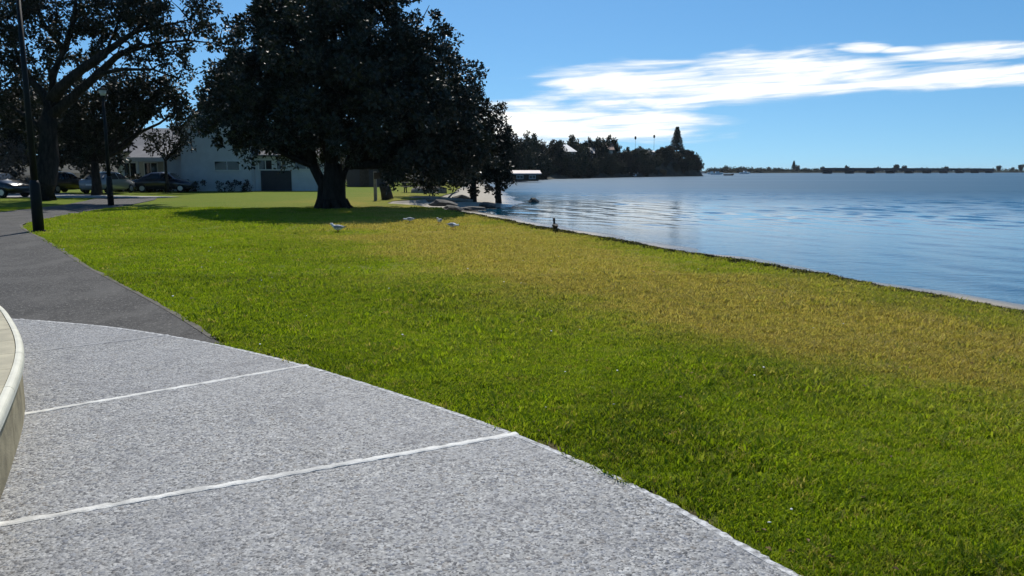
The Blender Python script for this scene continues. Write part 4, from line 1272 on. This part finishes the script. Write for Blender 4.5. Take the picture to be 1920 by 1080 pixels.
car('dark car in front of the brown shrub, nose toward the lamp post', (-30.9, 47.4, 0.02), R(-12), 'car_black')
car('black car parked tail-on behind the open-branched tree', (-32.4, 57.0, 0.02), R(80), 'car_black')
car('silver car parked tail-on nearest the far lamp post', (-28.6, 56.3, 0.02), R(84), 'car_silver')
car('navy car parked across the front of the white house', (-26.0, 59.4, 0.0), R(8), 'car_navy')

# ------------------------------------------------------------------ things on the grass beyond the broad tree
t = empty('signpost', (-7.4, 43.0, 0))
tag(t, 'pale slender signpost beside the dark bin', 'post')
part('post', bx((-0.08, -0.08, -0.05), (0.08, 0.08, 1.55)), 'grey_timber', t, bevel=0.012)
part('sign_plate', bx((-0.04, -0.095, 1.15), (0.36, -0.084, 1.5)), 'dark_timber', t)
t = empty('litter_bin', (-7.05, 44.3, 0))
tag(t, 'dark leaning litter bin next to the pale signpost', 'bin')
bm = bmesh.new(); tube(bm, [(0.1, 0, 0), (0.02, 0, 0.45), (-0.12, 0, 0.85)], [0.34, 0.30, 0.26], 12); part('bin_body', bm, 'dark_timber', t, smooth=True)
bm = bmesh.new(); tube(bm, [(-0.12, 0, 0.83), (-0.15, 0, 0.93)], [0.29, 0.22], 12); part('bin_lid', bm, 'pole_paint', t)


def picnic(label, loc, rz):
    t = empty('picnic_table', loc, rz)
    tag(t, label, 'picnic table', 'picnic tables by the beach')
    for k in range(4): part('plank', bx((-0.9, -0.36 + 0.185 * k, 0.72), (0.9, -0.36 + 0.185 * k + 0.165, 0.76)), 'grey_timber', t)
    for s_ in (-1, 1):
        part('seat_plank', bx((-0.9, s_ * 0.72 - 0.13, 0.42), (0.9, s_ * 0.72 + 0.13, 0.46)), 'grey_timber', t)
        bm = bmesh.new()
        x = s_ * 0.65
        for q in (-1, 1):
            tube(bm, [(x, q * 0.22, 0.71), (x, q * 0.62, 0.0)], 0.045, 6)
        box(bm, (x - 0.035, -0.8, 0.36), (x + 0.035, 0.8, 0.42)); box(bm, (x - 0.035, -0.34, 0.65), (x + 0.035, 0.34, 0.72))
        part('leg_frame', bm, 'dark_timber', t)
    return t


picnic('weathered picnic table on the sunlit grass beyond the signpost', (-7.2, 58.5, 0), R(15))
# upturned dinghy pulled up on the grass
t = empty('dinghy', (-5.9, 57.0, 0))
t.rotation_euler = (0, 0, R(-28))
tag(t, 'pale upturned dinghy lying beside the picnic table', 'dinghy')
bm = bmesh.new(); rings = []
for x, hw, hz in ((-1.3, 0.5, 0.42), (-0.8, 0.62, 0.48), (0.0, 0.66, 0.50), (0.7, 0.52, 0.47), (1.2, 0.25, 0.40), (1.42, 0.03, 0.34)):
    rings.append([bm.verts.new((x, hw * math.cos(a), hz * math.sin(a) ** 0.7 if math.sin(a) > 0 else 0)) for a in np.linspace(0, math.pi, 9)])
for r0, r1 in zip(rings[:-1], rings[1:]):
    for k in range(8): bm.faces.new((r0[k], r0[k + 1], r1[k + 1], r1[k]))
bm.faces.new(rings[0])
part('hull', bm, 'grey_timber', t, smooth=True)
bm = bmesh.new(); tube(bm, [(-1.3, 0, 0.43), (0, 0, 0.515), (0.8, 0, 0.48), (1.45, 0, 0.36)], 0.03, 6); part('keel', bm, 'dark_timber', t)


def rock(label, loc, sx, sy, sz, seed, group='rocks along the beach'):
    r = np.random.default_rng(seed)
    bm = bmesh.new(); bmesh.ops.create_icosphere(bm, subdivisions=2, radius=1.0)
    ph = r.uniform(0, 6, 9)
    for v in bm.verts:
        c_ = v.co
        k_ = 1 + 0.22 * math.sin(c_.x * 3 + ph[0]) * math.cos(c_.y * 2.5 + ph[1]) + 0.12 * math.sin(c_.z * 5 + ph[2] + c_.x * 4)
        v.co = Vector((c_.x * sx * k_, c_.y * sy * k_, max(c_.z, -0.3) * sz * k_))
    o = part('rock', bm, 'rock', None, smooth=False)
    o.location = loc
    tag(o, label, 'rock', group)


rock('dark flat rock in the shallows below the shore tree', (-1.35, 45.0, -0.42), 0.55, 0.4, 0.26, 1)
rock('small dark rock standing off in the still water', (1.45, 53.0, -0.45), 0.32, 0.3, 0.28, 2)
rock('low dark rock on the sand beyond the broad tree shadow', (-2.9, 38.5, -0.28), 0.55, 0.35, 0.22, 3)
rock('long dark rock at the foot of the bank beyond the tree', (-3.6, 42.5, -0.2), 0.9, 0.4, 0.25, 4)
rock('dark rock beside the shore tree trunks', (-3.3, 51.0, -0.25), 0.6, 0.4, 0.3, 5)
rock('low black rock on the sand nearer the water', (-2.2, 41.5, -0.4), 0.8, 0.3, 0.14, 6)
t = empty('driftwood_log', (-4.2, 46.5, -0.2)); tag(t, 'bleached driftwood log lying along the beach', 'driftwood')
bm = bmesh.new(); tube(bm, [(-1.8, 0.3, 0.12), (-0.6, 0.1, 0.16), (0.7, -0.1, 0.1), (1.9, 0.1, 0.05)], [0.17, 0.16, 0.13, 0.06], 9); part('log', bm, 'grey_timber', t, smooth=True)
bm = bmesh.new(); tube(bm, [(0.4, -0.05, 0.15), (0.7, 0.0, 0.45), (1.1, 0.1, 0.6)], [0.06, 0.045, 0.02], 7); part('branch_stub', bm, 'grey_timber', t, smooth=True)

# ------------------------------------------------------------------ birds
def bird(name, label, loc, rz, scale, white='gull_white', grey='gull_grey', beak='gull_red', group=None, head_low=False, on_water=False, upright=0.0):
    t = empty(name, loc, rz); t.scale = (scale,) * 3
    tag(t, label, 'bird', group)
    zb = 0.06 if on_water else 0.125
    hd = (0.20, zb + 0.01) if head_low else (0.155, zb + 0.145 + upright)
    sp = [(-0.17, zb + 0.015, 0.012, 0.02), (-0.13, zb + 0.012, 0.028, 0.035), (-0.07, zb + 0.002, 0.052, 0.058), (0.0, zb, 0.064, 0.068), (0.06, zb + 0.012, 0.056, 0.06),
          (0.10, zb + (0.01 if head_low else 0.045), 0.038, 0.038), ((0.15 if head_low else 0.125), zb + (0.005 if head_low else 0.09 + upright * .6), 0.027, 0.028),
          (hd[0] - 0.01, hd[1], 0.033, 0.034), (hd[0] + 0.02, hd[1] + 0.002, 0.026, 0.027), (hd[0] + 0.038, hd[1] - 0.004, 0.010, 0.011)]
    bm = bmesh.new(); rings = []
    for i, (x, z, rz_, ry) in enumerate(sp):
        x0, z0 = sp[max(i - 1, 0)][:2]; x1, z1 = sp[min(i + 1, len(sp) - 1)][:2]
        d = Vector((x1 - x0, 0, z1 - z0)).normalized(); u = Vector((-d.z, 0, d.x))
        rings.append([bm.verts.new(Vector((x, 0, z)) + u * rz_ * math.sin(a) + Vector((0, 1, 0)) * ry * math.cos(a)) for a in [2 * math.pi * k / 10 for k in range(10)]])
    for r0, r1 in zip(rings[:-1], rings[1:]):
        for k in range(10): bm.faces.new((r0[k], r0[(k + 1) % 10], r1[(k + 1) % 10], r1[k]))
    bm.faces.new(rings[0]); bm.faces.new(rings[-1])
    part('body', bm, white, t, smooth=True)
    bm = bmesh.new(); tube(bm, [(hd[0] + 0.032, 0, hd[1] - 0.003), (hd[0] + 0.055, 0, hd[1] - 0.008), (hd[0] + 0.075, 0, hd[1] - 0.018)], [0.009, 0.007, 0.002], 6); part('beak', bm, beak, t)
    for s_ in (-1, 1):
        bm = bmesh.new(); rings = []
        for x, z, hh in ((0.075, zb + 0.03, 0.012), (0.05, zb + 0.03, 0.04), (-0.02, zb + 0.032, 0.045), (-0.10, zb + 0.03, 0.028), (-0.17, zb + 0.028, 0.012), (-0.215, zb + 0.03, 0.003)):
            wy = 0.058 if x > -0.05 else (0.045 if x > -0.12 else 0.02)
            rings.append([bm.verts.new((x, s_ * (wy + o), z + q)) for o, q in ((0.004, -hh), (0.016, -hh * .3), (0.012, hh * .6), (-0.012, hh), (-0.012, -hh * .5))])
        for r0, r1 in zip(rings[:-1], rings[1:]):
            for k in range(5): bm.faces.new((r0[k], r0[(k + 1) % 5], r1[(k + 1) % 5], r1[k]))
        bm.faces.new(rings[0]); bm.faces.new(rings[-1])
        wg = part('wing', bm, grey, t, smooth=True)
        bm = bmesh.new(); tube(bm, [(-0.17, s_ * 0.024, zb + 0.03), (-0.24, s_ * 0.012, zb + 0.034)], [0.012, 0.003], 5); part('wing_tip', bm, 'gull_black', wg)
        if not on_water:
            bm = bmesh.new(); tube(bm, [(0.0, s_ * 0.03, zb - 0.05), (-0.01, s_ * 0.032, zb - 0.085), (0.0, s_ * 0.032, 0.0)], [0.010, 0.006, 0.006], 5)
            box(bm, (-0.005, s_ * 0.032 - 0.018, -0.002), (0.05, s_ * 0.032 + 0.018, 0.006)); part('leg', bm, beak, t)
        bm = bmesh.new(); bmesh.ops.create_icosphere(bm, subdivisions=1, radius=0.006, matrix=Matrix.Translation((hd[0] + 0.012, s_ * 0.024, hd[1] + 0.008))); part('eye', bm, 'gull_black', t)
    return t


G = 'seagulls standing on the lawn'
bird('seagull', 'white gull with dark wing standing alone on the green lawn', (-4.5, 20.35, 0.01), R(170), 1.05, group=G, upright=-0.055)
bird('seagull', 'white gull crouched low at the edge of the tree shadow', (-3.15, 24.3, 0.01), R(175), 0.85, group=G, head_low=True)
bird('seagull', 'white gull, the middle of the three near the shore', (-2.18, 23.7, 0.01), R(250), 0.85, group=G, upright=-0.05)
bird('seagull', 'white gull leaning head down closest to the bank', (-1.62, 21.5, 0.01), R(-35), 0.95, group=G, head_low=True)
bird('dark_bird', 'small dark bird perched upright on the edge of the bank', (1.15, 21.0, 0.0), R(100), 1.0, 'duck_brown', 'duck_brown', 'duck_brown', upright=0.05)

# ------------------------------------------------------------------ headland across the bay
SH = np.array([(-40, 108), (-22, 118), (-10, 130), (-2.5, 150), (7, 192), (21, 224), (42, 262), (60, 288), (70, 300), (74.5, 309), (73, 318), (62, 330), (30, 345), (-60, 360), (-140, 300), (-140, 130)], float)
gx, gy = np.meshgrid(np.arange(-140, 82, 2.0), np.arange(104, 362, 2.5), indexing='ij')
fx, fy = gx.ravel(), gy.ravel()
ins = in_poly(fx, fy, [tuple(q) for q in SH])
dd = poly_dist(fx, fy, [tuple(q) for q in SH[:14]]) * np.where(ins, 1, -1)


def head_h(x, y, d):
    top = np.interp(y, [100, 130, 150, 200, 250, 290, 320], [0.5, 1.2, 2.2, 3.4, 4.2, 5.8, 5.8])
    steep = np.interp(y, [100, 150, 250, 290], [9, 8, 8, 4.5])
    s0 = np.clip(d / steep, -0.4, 1.0)
    hz = np.where(s0 > 0, -0.55 + (top + 0.6) * (s0 * s0 * (3 - 2 * s0)) + 0.35 * np.clip(s0 * 8, 0, 1), -0.6 + s0 * 3)
    return hz + np.where(d > 0.5, 0.9, 0.0) * (vnoise(x, y, 0.13, 61) - 0.5) * np.clip(s0, 0, 1)


fz = head_h(fx, fy, dd)
I = np.arange(len(fx)).reshape(gx.shape)
Q = np.stack([I[:-1, :-1], I[1:, :-1], I[1:, 1:], I[:-1, 1:]], -1).reshape(-1, 4)
Q = Q[(dd[Q] > -4).any(1)]
tag(link_mesh('headland', fast_mesh('headland', np.stack([fx, fy, fz], -1), Q, smooth=True), 'cliff'), 'low wooded headland across the bay', 'headland', kind='structure')


def hz_at(x, y):
    q = np.array([x], float), np.array([y], float)
    d = poly_dist(q[0], q[1], [tuple(k) for k in SH[:14]]) * np.where(in_poly(q[0], q[1], [tuple(k) for k in SH]), 1, -1)
    return float(head_h(q[0], q[1], d)[0])


# six crown shapes shared by the headland trees (built at unit size: about 5 m tall)
VAR = []
for k in range(6):
    r = np.random.default_rng(700 + k)
    lb = [(0, 0, 2.8, 1.7), (0, 0, 1.2, 1.3)] + [(r.uniform(-2.0, 2.0), r.uniform(-1.6, 1.6), r.uniform(0.9, 3.8), r.uniform(0.8, 1.4)) for _ in range(8)]
    C, Rc = clumps_in(lb, 0.9, 0.42, 710 + k)
    crown = leaves_mesh('crown', C, Rc, 34, 0.40, 'leaf_far', 720 + k)
    bm = bmesh.new()
    tube(bm, [(0, 0, -0.4), (0.05, 0, 0.8), (0, 0, 1.8)], [0.28, 0.2, 0.14], 7)
    for (x, y, z, R_) in lb[1:5]: tube(bm, bend((0, 0, 1.5), (x, y, z), (0, 0, 0.2), 3), [0.12, 0.09, 0.07, 0.04], 5)
    bmesh.ops.recalc_face_normals(bm, faces=bm.faces)
    tm = bpy.data.meshes.new('trunk'); bm.to_mesh(tm); bm.free(); tm.materials.append(MATS['bark_dark'])
    VAR.append((crown, tm))


def far_tree(x, y, s_, label, group, name='headland_tree', sz=1.0, k=None, dz=0.0, sx=1.0):
    k = random.randrange(6) if k is None else k
    t = empty(name, (x, y, hz_at(x, y) - 0.1 + dz), random.uniform(0, 6.28))
    t.scale = (s_ * sx, s_ * sx, s_ * sz)
    tag(t, label, 'tree', group)
    link_mesh('crown', VAR[k][0], None, t); link_mesh('trunk', VAR[k][1], None, t)
    return t


GT = 'trees covering the headland'
LT = 'dark rounded tree, one of many covering the headland'
# x, y, scale, vertical stretch
HT = [(-1.5, 158, 1.35, 1.0), (-7, 152, 1.3, 1.0), (3.0, 176, 1.25, 1.0), (1.0, 168, 1.2, 1.0), (-3, 168, 1.5, 1.0), (-11, 160, 1.5, 1.0), (6.0, 196, .9, .9), (10.0, 207, 1.0, .85), (4.5, 205, 1.2, .9), (13.5, 214, 1.0, .85),
      (17.5, 223, 1.0, .85), (12.5, 222, 1.35, .95), (20.5, 231, .95, .85), (19.0, 237, 1.55, 1.0), (23.5, 240, 1.2, 1.0), (26.5, 246, 1.55, 1.05), (22.5, 248, 1.6, 1.05), (25.0, 235, .8, .8), (28.5, 242, .8, .8), (32.0, 249, .9, .85),
      (31.0, 258, 1.5, 1.0), (36.0, 258, .9, .8), (37.0, 268, 1.4, .95), (40.0, 265, .9, .8), (43.5, 270, .85, .8), (41.0, 276, 1.45, .95), (45.5, 282, 1.1, .85), (47.5, 275, .85, .8), (51.5, 281, .9, .75), (53.5, 290, 1.1, .75),
      (55.5, 287, .9, .8), (59.0, 293, 1.1, .8), (57.5, 300, 1.4, .8), (62.5, 298, 1.1, .75), (63.5, 305, 1.35, .7), (66.5, 303, 1.0, .72), (68.5, 308, 1.0, .65), (70.5, 309, .75, .6), (61, 310, 1.3, .85), (34, 275, 1.5, 1.0), (16, 246, 1.5, .9), (-14, 140, 1.2, 1.0), (-9, 143, 1.0, .9), (-20, 150, 1.5, 1.1), (8, 232, 1.4, .9), (28, 266, 1.3, .9), (-4.5, 150, 1.0, .9), (0.5, 160, 1.0, .9), (5.0, 182, 1.0, .9), (2.5, 186, 1.3, 1.0), (7.5, 190, 0.9, .9), (9, 215, 1.3, .95), (16.5, 218, .8, .8), (22, 226, .8, .8), (30, 245, .9, .8), (34.5, 253, .9, .85), (39, 259, .8, .8), (45, 267, .8, .8), (49, 278, 1.0, .7), (56, 294, 1.2, .8), (11.6, 211, 1.2, .9), (15.2, 213.5, 1.1, .95), (18.2, 217.5, 1.15, .95), (20.8, 231, 1.1, .95), (23.8, 235, 1.0, .95), (70.8, 304.5, .8, .6), (68.5, 301, .85, .65), (72.0, 308.5, .7, .5), (65.5, 297, .8, .7), (63, 293.5, .7, .7), (59.5, 289.5, .7, .7), (14.5, 222.8, 1.3, 1.1), (18, 226, 1.2, 1.15), (11, 219, 1.2, 1.05)]
# canopy height of the headland wood along its length (bearing from the lawn, height above the bay per metre of distance)
RB = np.array([-.020, 0, .02, .034, .042, .058, .074, .092, .096, .105, .129, .138, .146, .159, .171, .180, .193, .223, .232])
RH = np.array([.040, .044, .044, .034, .025, .033, .040, .040, .034, .040, .038, .027, .030, .030, .019, .021, .029, .025, .014])
for i, (x, y, s_, sz) in enumerate(HT):
    top_z = 1.6 + np.interp(x / y, RB, RH) * y * (1.0 if i % 3 else 0.93)
    sz = float(np.clip((top_z - hz_at(x, y)) / (4.1 * s_), 0.42, 1.45))
    if i % 3 == 1: sz *= 0.62
    
    where = ('behind the pale-roofed boathouse' if y < 172 else 'just left of the bright-roofed house' if y < 212 else 'around the red tiled house' if y < 256
             else 'in the dip below the thin poles' if y < 286 else 'crowning the point under the conifer')
    far_tree(x, y, s_, 'dark rounded headland tree ' + where, GT, sz=sz, k=i % 6)
# shrubs fringing the waterline of the headland
for i, q in enumerate(np.linspace(0.0, 1.0, 34)):
    pts = SH[2:10]
    L = np.concatenate([[0], np.cumsum(np.hypot(*np.diff(pts, axis=0).T))])
    x = np.interp(q * L[-1], L, pts[:, 0]) - random.uniform(1.2, 2.8); y = np.interp(q * L[-1], L, pts[:, 1]) + random.uniform(0.2, 1.6)
    far_tree(x, y, random.uniform(0.42, 0.7), 'low dark waterside bush, one of the fringe along the headland', 'bushes fringing the headland shore', 'waterside_bush', sz=random.uniform(.7, 1.0), k=i % 6, dz=-0.35)

# tall star-shaped conifer on the point
npz = hz_at(62.5, 301)
t = empty('norfolk_pine', (62.4, 303, npz - 0.1)); tag(t, 'tall pointed conifer on the tip of the headland', 'tree')
bm = bmesh.new(); tube(bm, [(0, 0, 0), (0, 0, 6), (0, 0, 11.7)], [0.3, 0.2, 0.04], 8); part('trunk', bm, 'bark_dark', t)
V = []; rr = np.random.default_rng(31)
z = 3.2
while z < 11.6:
    Lb = 2.9 * (1 - (z - 3.0) / 9.0) ** 0.85 + 0.10
    nb = 7
    for b in range(nb):
        a = b * 6.283 / nb + rr.random() * 0.7
        for q in np.linspace(0.12, 1.0, 16):
            x, y = math.cos(a) * Lb * q, math.sin(a) * Lb * q
            V.append((x, y, z - 0.10 * Lb * q * q + 0.25 * q))
    z += 0.5
me_ = leaves_mesh('crown', np.array(V), np.full(len(V), 0.16), 6, 0.32, 'leaf_far', 32); link_mesh('crown', me_, None, t)

# two slender masts with small heads above the headland trees
for x, y, h_, lab in ((46.2, 300, 8.2, 'thin tall pole with a small head above the headland, nearer the dip'), (53.2, 300, 8.6, 'thin tall pole with a small head, the one closer to the conifer')):
    z0 = hz_at(x, y)
    t = empty('mast', (x, y, z0 - 0.2)); tag(t, lab, 'pole', 'thin poles on the headland')
    bm = bmesh.new(); tube(bm, [(0, 0, 0), (0, 0, h_)], [0.07, 0.04], 7); part('pole', bm, 'bridge_concrete', t)
    bm = bmesh.new(); tube(bm, [(0, 0, h_ - 0.75), (0, 0, h_ - 0.4), (0, 0, h_ + 0.3), (0, 0, h_ + 0.5)], [0.12, 0.38, 0.34, 0.1], 8); part('head', bm, 'pole_paint', t)


def cottage(name, label, x, y, w_, dpt, ze, zr, rz, wallm, roofm, axis='x', z=None):
    t = empty(name, (x, y, (hz_at(x, y) - 0.3) if z is None else z), rz); tag(t, label, 'house', 'houses on the headland')
    bm = bmesh.new(); gable_walls(bm, -w_ / 2, w_ / 2, 0, dpt, ze if axis != 'hip' else ze - 0.3, zr if axis != 'hip' else ze + 0.1, axis if axis != 'hip' else 'x'); part('wall', bm, wallm, t)
    bm = bmesh.new()
    if axis == 'hip':
        e = 0.5
        b_ = [bm.verts.new(c_) for c_ in ((-w_ / 2 - e, -e, ze - .1), (w_ / 2 + e, -e, ze - .1), (w_ / 2 + e, dpt + e, ze - .1), (-w_ / 2 - e, dpt + e, ze - .1))]
        r_ = [bm.verts.new((-w_ * 0.12, dpt / 2, zr)), bm.verts.new((w_ * 0.12, dpt / 2, zr))]
        for f_ in ((b_[0], b_[1], r_[1], r_[0]), (b_[2], b_[3], r_[0], r_[1]), (b_[1], b_[2], r_[1]), (b_[3], b_[0], r_[0]), tuple(b_[::-1])): bm.faces.new(f_)
    else:
        gable_roof(bm, -w_ / 2, w_ / 2, 0, dpt, ze + .02, zr + .02, 0.5, 0.2, axis)
    part('roof', bm, roofm, t)
    nw = max(2, int(w_ / 2.2))
    for k in range(nw):
        xc_ = -w_ / 2 + w_ * (k + 0.5) / nw
        window(t, xc_ - 0.55, xc_ + 0.55, 0, ze * 0.35, ze * 0.78)
    return t


cottage('boathouse', 'low boathouse with a pale pinkish roof at the waterline', 2.6, 146.5, 4.6, 4.0, 1.3, 1.75, R(6), 'dark_timber', 'roof_pink', z=-0.3)
cottage('headland_house', 'house with a bright pale gabled roof among the headland trees', 14.4, 217, 5.6, 5, 5.6, 7.5, R(0), 'house_cream', 'roof_pale', 'hip')
cottage('headland_house', 'pale flat-roofed house in the dip left of the conifer', 48.6, 292, 6.5, 5, 2.6, 3.2, R(0), 'house_white', 'roof_pale')
cottage('headland_house', 'red tiled house half hidden by trees near the middle of the headland', 28.6, 252.5, 6.5, 6, 3.6, 5.4, R(5), 'house_cream', 'roof_tile')
cottage('headland_house', 'grey roofed house under the tall headland trees', 21.5, 236.5, 5.0, 5, 3.4, 4.9, R(-5), 'house_cream', 'roof_grey')
cottage('boat_shed', 'tiny white shed at the waterline of the headland', 38.8, 259.2, 2.6, 2.2, 1.0, 1.5, R(-20), 'house_white', 'roof_pale', z=-0.25)
# pale retaining post and sea wall beside the boathouse
t = empty('sea_wall', (7.0, 176, -0.6)); tag(t, 'short grey sea wall below the headland trees beside the boathouse', 'wall')
part('wall_block', bx((-0.5, -14, 0), (0.4, 0, 1.1)), 'bridge_concrete', t); part('wall_cap', bx((-0.65, -14.1, 1.102), (0.55, 0.1, 1.25)), 'bridge_concrete', t)
t.location = (5.6, 190, -0.6); t.rotation_euler = (0, 0, R(-13))
t = empty('white_column', (5.8, 186.5, -0.6)); tag(t, 'pale upright concrete column at the water beside the boathouse', 'column')
part('shaft', bx((-0.4, -0.4, 0), (0.4, 0.4, 2.9)), 'house_white', t, bevel=0.04); part('cap', bx((-0.5, -0.5, 2.902), (0.5, 0.5, 3.1)), 'house_white', t)

# ------------------------------------------------------------------ far shore and low bridge
yy = np.linspace(0, 1, 6)
fx_ = np.linspace(150, 1500, 120)
rows = []
for q, (dy, dz) in enumerate(((0, -0.9), (3, 0.2), (25, 0.6), (80, 0.7), (400, 0.7))):
    rows.append(np.stack([fx_, 640 + 0.62 * (fx_ - 170) * np.interp(fx_, [150, 400, 1500], [1, .9, .9]) + dy + 14 * np.sin(fx_ * 0.03), np.full_like(fx_, dz) + 0.5 * vnoise(fx_, fx_ * 0 + q, 0.03, 81)], -1))
V = np.concatenate(rows); I = np.arange(len(V)).reshape(5, -1)
Q = np.stack([I[:-1, :-1], I[:-1, 1:], I[1:, 1:], I[1:, :-1]], -1).reshape(-1, 4)
tag(link_mesh('far_shore', fast_mesh('far_shore', V, Q, smooth=True), 'far_land'), 'low dark far shore of the bay', 'shore', kind='structure')


def shore_y(x):
    return 640 + 0.62 * (x - 170) * float(np.interp(x, [150, 400, 1500], [1, .9, .9])) + 14 * math.sin(x * 0.03)


# distant wood as one mass
r = np.random.default_rng(91)
cx = np.concatenate([r.uniform(155, 330, 420), r.uniform(330, 1250, 900)])
C = np.stack([cx, [shore_y(x) + 4 + 20 * q for x, q in zip(cx, r.random(len(cx)))], 0.4 + 1.9 * r.random(len(cx)) * (0.5 + vnoise(cx, cx * 0, 0.06, 93))], -1)
tag(link_mesh('treeline', leaves_mesh('treeline', C, 1.6 + 1.2 * r.random(len(C)), 40, 1.1, 'leaf_far', 94)), 'unbroken low dark wood along the far shore', 'treeline', kind='stuff')
for px_, s_ in ((0.322, 0.7), (0.358, 1.0), (0.389, 0.8), (0.42, 0.95), (0.458, 0.75), (0.482, 1.2), (0.493, 1.0), (0.545, 0.9), (0.61, 1.1), (0.628, 0.8), (0.638, 1.3), (0.268, 0.9), (0.285, .7), (0.335, .6)):
    # px_: tangent of the azimuth as seen from the lawn
    x = 200.0
    for _ in range(40): x = px_ * (shore_y(x) + 22)
    k = random.randrange(6)
    t = empty('far_tree', (x, shore_y(x) + 22, 1.0), random.uniform(0, 6)); t.scale = (s_, s_, s_ * 1.15)
    tag(t, 'tiny dark tree standing above the far shore line', 'tree', 'trees on the far shore')
    link_mesh('crown', VAR[k][0], None, t); link_mesh('trunk', VAR[k][1], None, t)
t = empty('far_pine', (251.5, shore_y(251.5) + 10, 1.0)); tag(t, 'tiny pointed conifer on the far shore near the bridge', 'tree')
bm = bmesh.new(); tube(bm, [(0, 0, 0), (0, 0, 9.5)], [0.35, 0.05], 6); part('trunk', bm, 'bark_dark', t)
o = link_mesh('crown', me_, None, t); o.scale = (0.8, 0.8, 0.8)

br = empty('road_bridge', (250, 560, -0.5)); tag(br, 'long low dark road bridge on piers across the bay', 'bridge')
b0, b1 = Vector((216, 548, 0)), Vector((420, 700, 0))
br.location = (b0.x, b0.y, -0.5)
dv = (b1 - b0); Lb = dv.length; br.rotation_euler = (0, 0, math.atan2(dv.y, dv.x))
part('deck', bx((0, -3.5, 2.0), (Lb, 3.5, 3.1)), 'bridge_concrete', br)
for s_ in (-1, 1): part('parapet', bx((0, s_ * 3.45 - 0.12, 3.102), (Lb, s_ * 3.45 + 0.12, 4.0)), 'bridge_concrete', br)
npier = int(Lb / 25.5)
for k in range(npier + 1):
    x = 1.5 + k * (Lb - 3) / npier
    bm = bmesh.new()
    prof = [(-1.0, -1.5), (1.0, -1.5), (1.0, 1.0), (2.6, 1.998), (-2.6, 1.998), (-1.0, 1.0)]
    a_ = [bm.verts.new((x + q, -3.0, z)) for q, z in prof]; b_ = [bm.verts.new((x + q, 3.0, z)) for q, z in prof]
    for i in range(6): bm.faces.new((a_[i], a_[(i + 1) % 6], b_[(i + 1) % 6], b_[i]))
    bm.faces.new(a_); bm.faces.new(b_[::-1])
    part('pier', bm, 'bridge_concrete', br)


def boat(label, loc, rz, L_, hullm, cabin=True):
    t = empty('moored_boat', loc, rz); tag(t, label, 'boat', 'boats moored off the headland')
    bm = bmesh.new(); rings = []
    for q, hw, zb in ((-0.5, 0.15, 0.0), (-0.3, 0.17, -0.05), (0.1, 0.17, -0.05), (0.35, 0.10, 0.0), (0.5, 0.005, 0.1)):
        rings.append([bm.verts.new((q * L_, y, z)) for y, z in ((-hw * L_, 0.13 * L_ + (0.04 * L_ if q > .3 else 0)), (-hw * .6 * L_, zb * L_ - .02), (hw * .6 * L_, zb * L_ - .02), (hw * L_, 0.13 * L_ + (0.04 * L_ if q > .3 else 0)))])
    for r0, r1 in zip(rings[:-1], rings[1:]):
        for k in range(4): bm.faces.new((r0[k], r0[(k + 1) % 4], r1[(k + 1) % 4], r1[k]))
    bm.faces.new(rings[0]); bm.faces.new(rings[-1])
    part('hull', bm, hullm, t)
    if cabin:
        cb = part('cabin', bx((-0.12 * L_, -0.10 * L_, 0.12 * L_), (0.16 * L_, 0.10 * L_, 0.27 * L_)), 'boat_white', t, bevel=0.02)
        part('cabin_window', bx((-0.08 * L_, -0.103 * L_, 0.19 * L_), (0.12 * L_, -0.1005 * L_, 0.245 * L_)), 'dark_glass', cb)


boat('small dark moored boat on the open water beyond the point', (94, 345, -0.52), R(10), 4.6, 'pole_paint', False)
boat('white moored launch close beyond the tip of the headland', (108, 420, -0.52), R(-10), 6.5, 'boat_white')
boat('white moored launch farther along toward the bridge', (152, 520, -0.52), R(15), 7.5, 'boat_white')
boat('white moored boat nearest the start of the far shore', (118, 470, -0.52), R(160), 6.0, 'boat_white')

# ------------------------------------------------------------------ thin sea haze
m = bpy.data.materials.new('haze'); m.use_nodes = True
n = NT(m.node_tree)
pv = n.new('ShaderNodeVolumePrincipled')
pv.inputs['Color'].default_value = (0.80, 0.90, 1.0, 1.0)
pv.inputs['Density'].default_value = 0.00007
pv.inputs['Anisotropy'].default_value = 0.2
o_ = n.new('ShaderNodeOutputMaterial'); n.l.new(pv.outputs[0], o_.inputs['Volume'])
MATS['haze'] = m
tag(part('haze', bx((-450, -250, -6.0), (4600, 5100, 26.0)), 'haze'), 'thin pale sea haze over the bay', 'haze', kind='stuff')
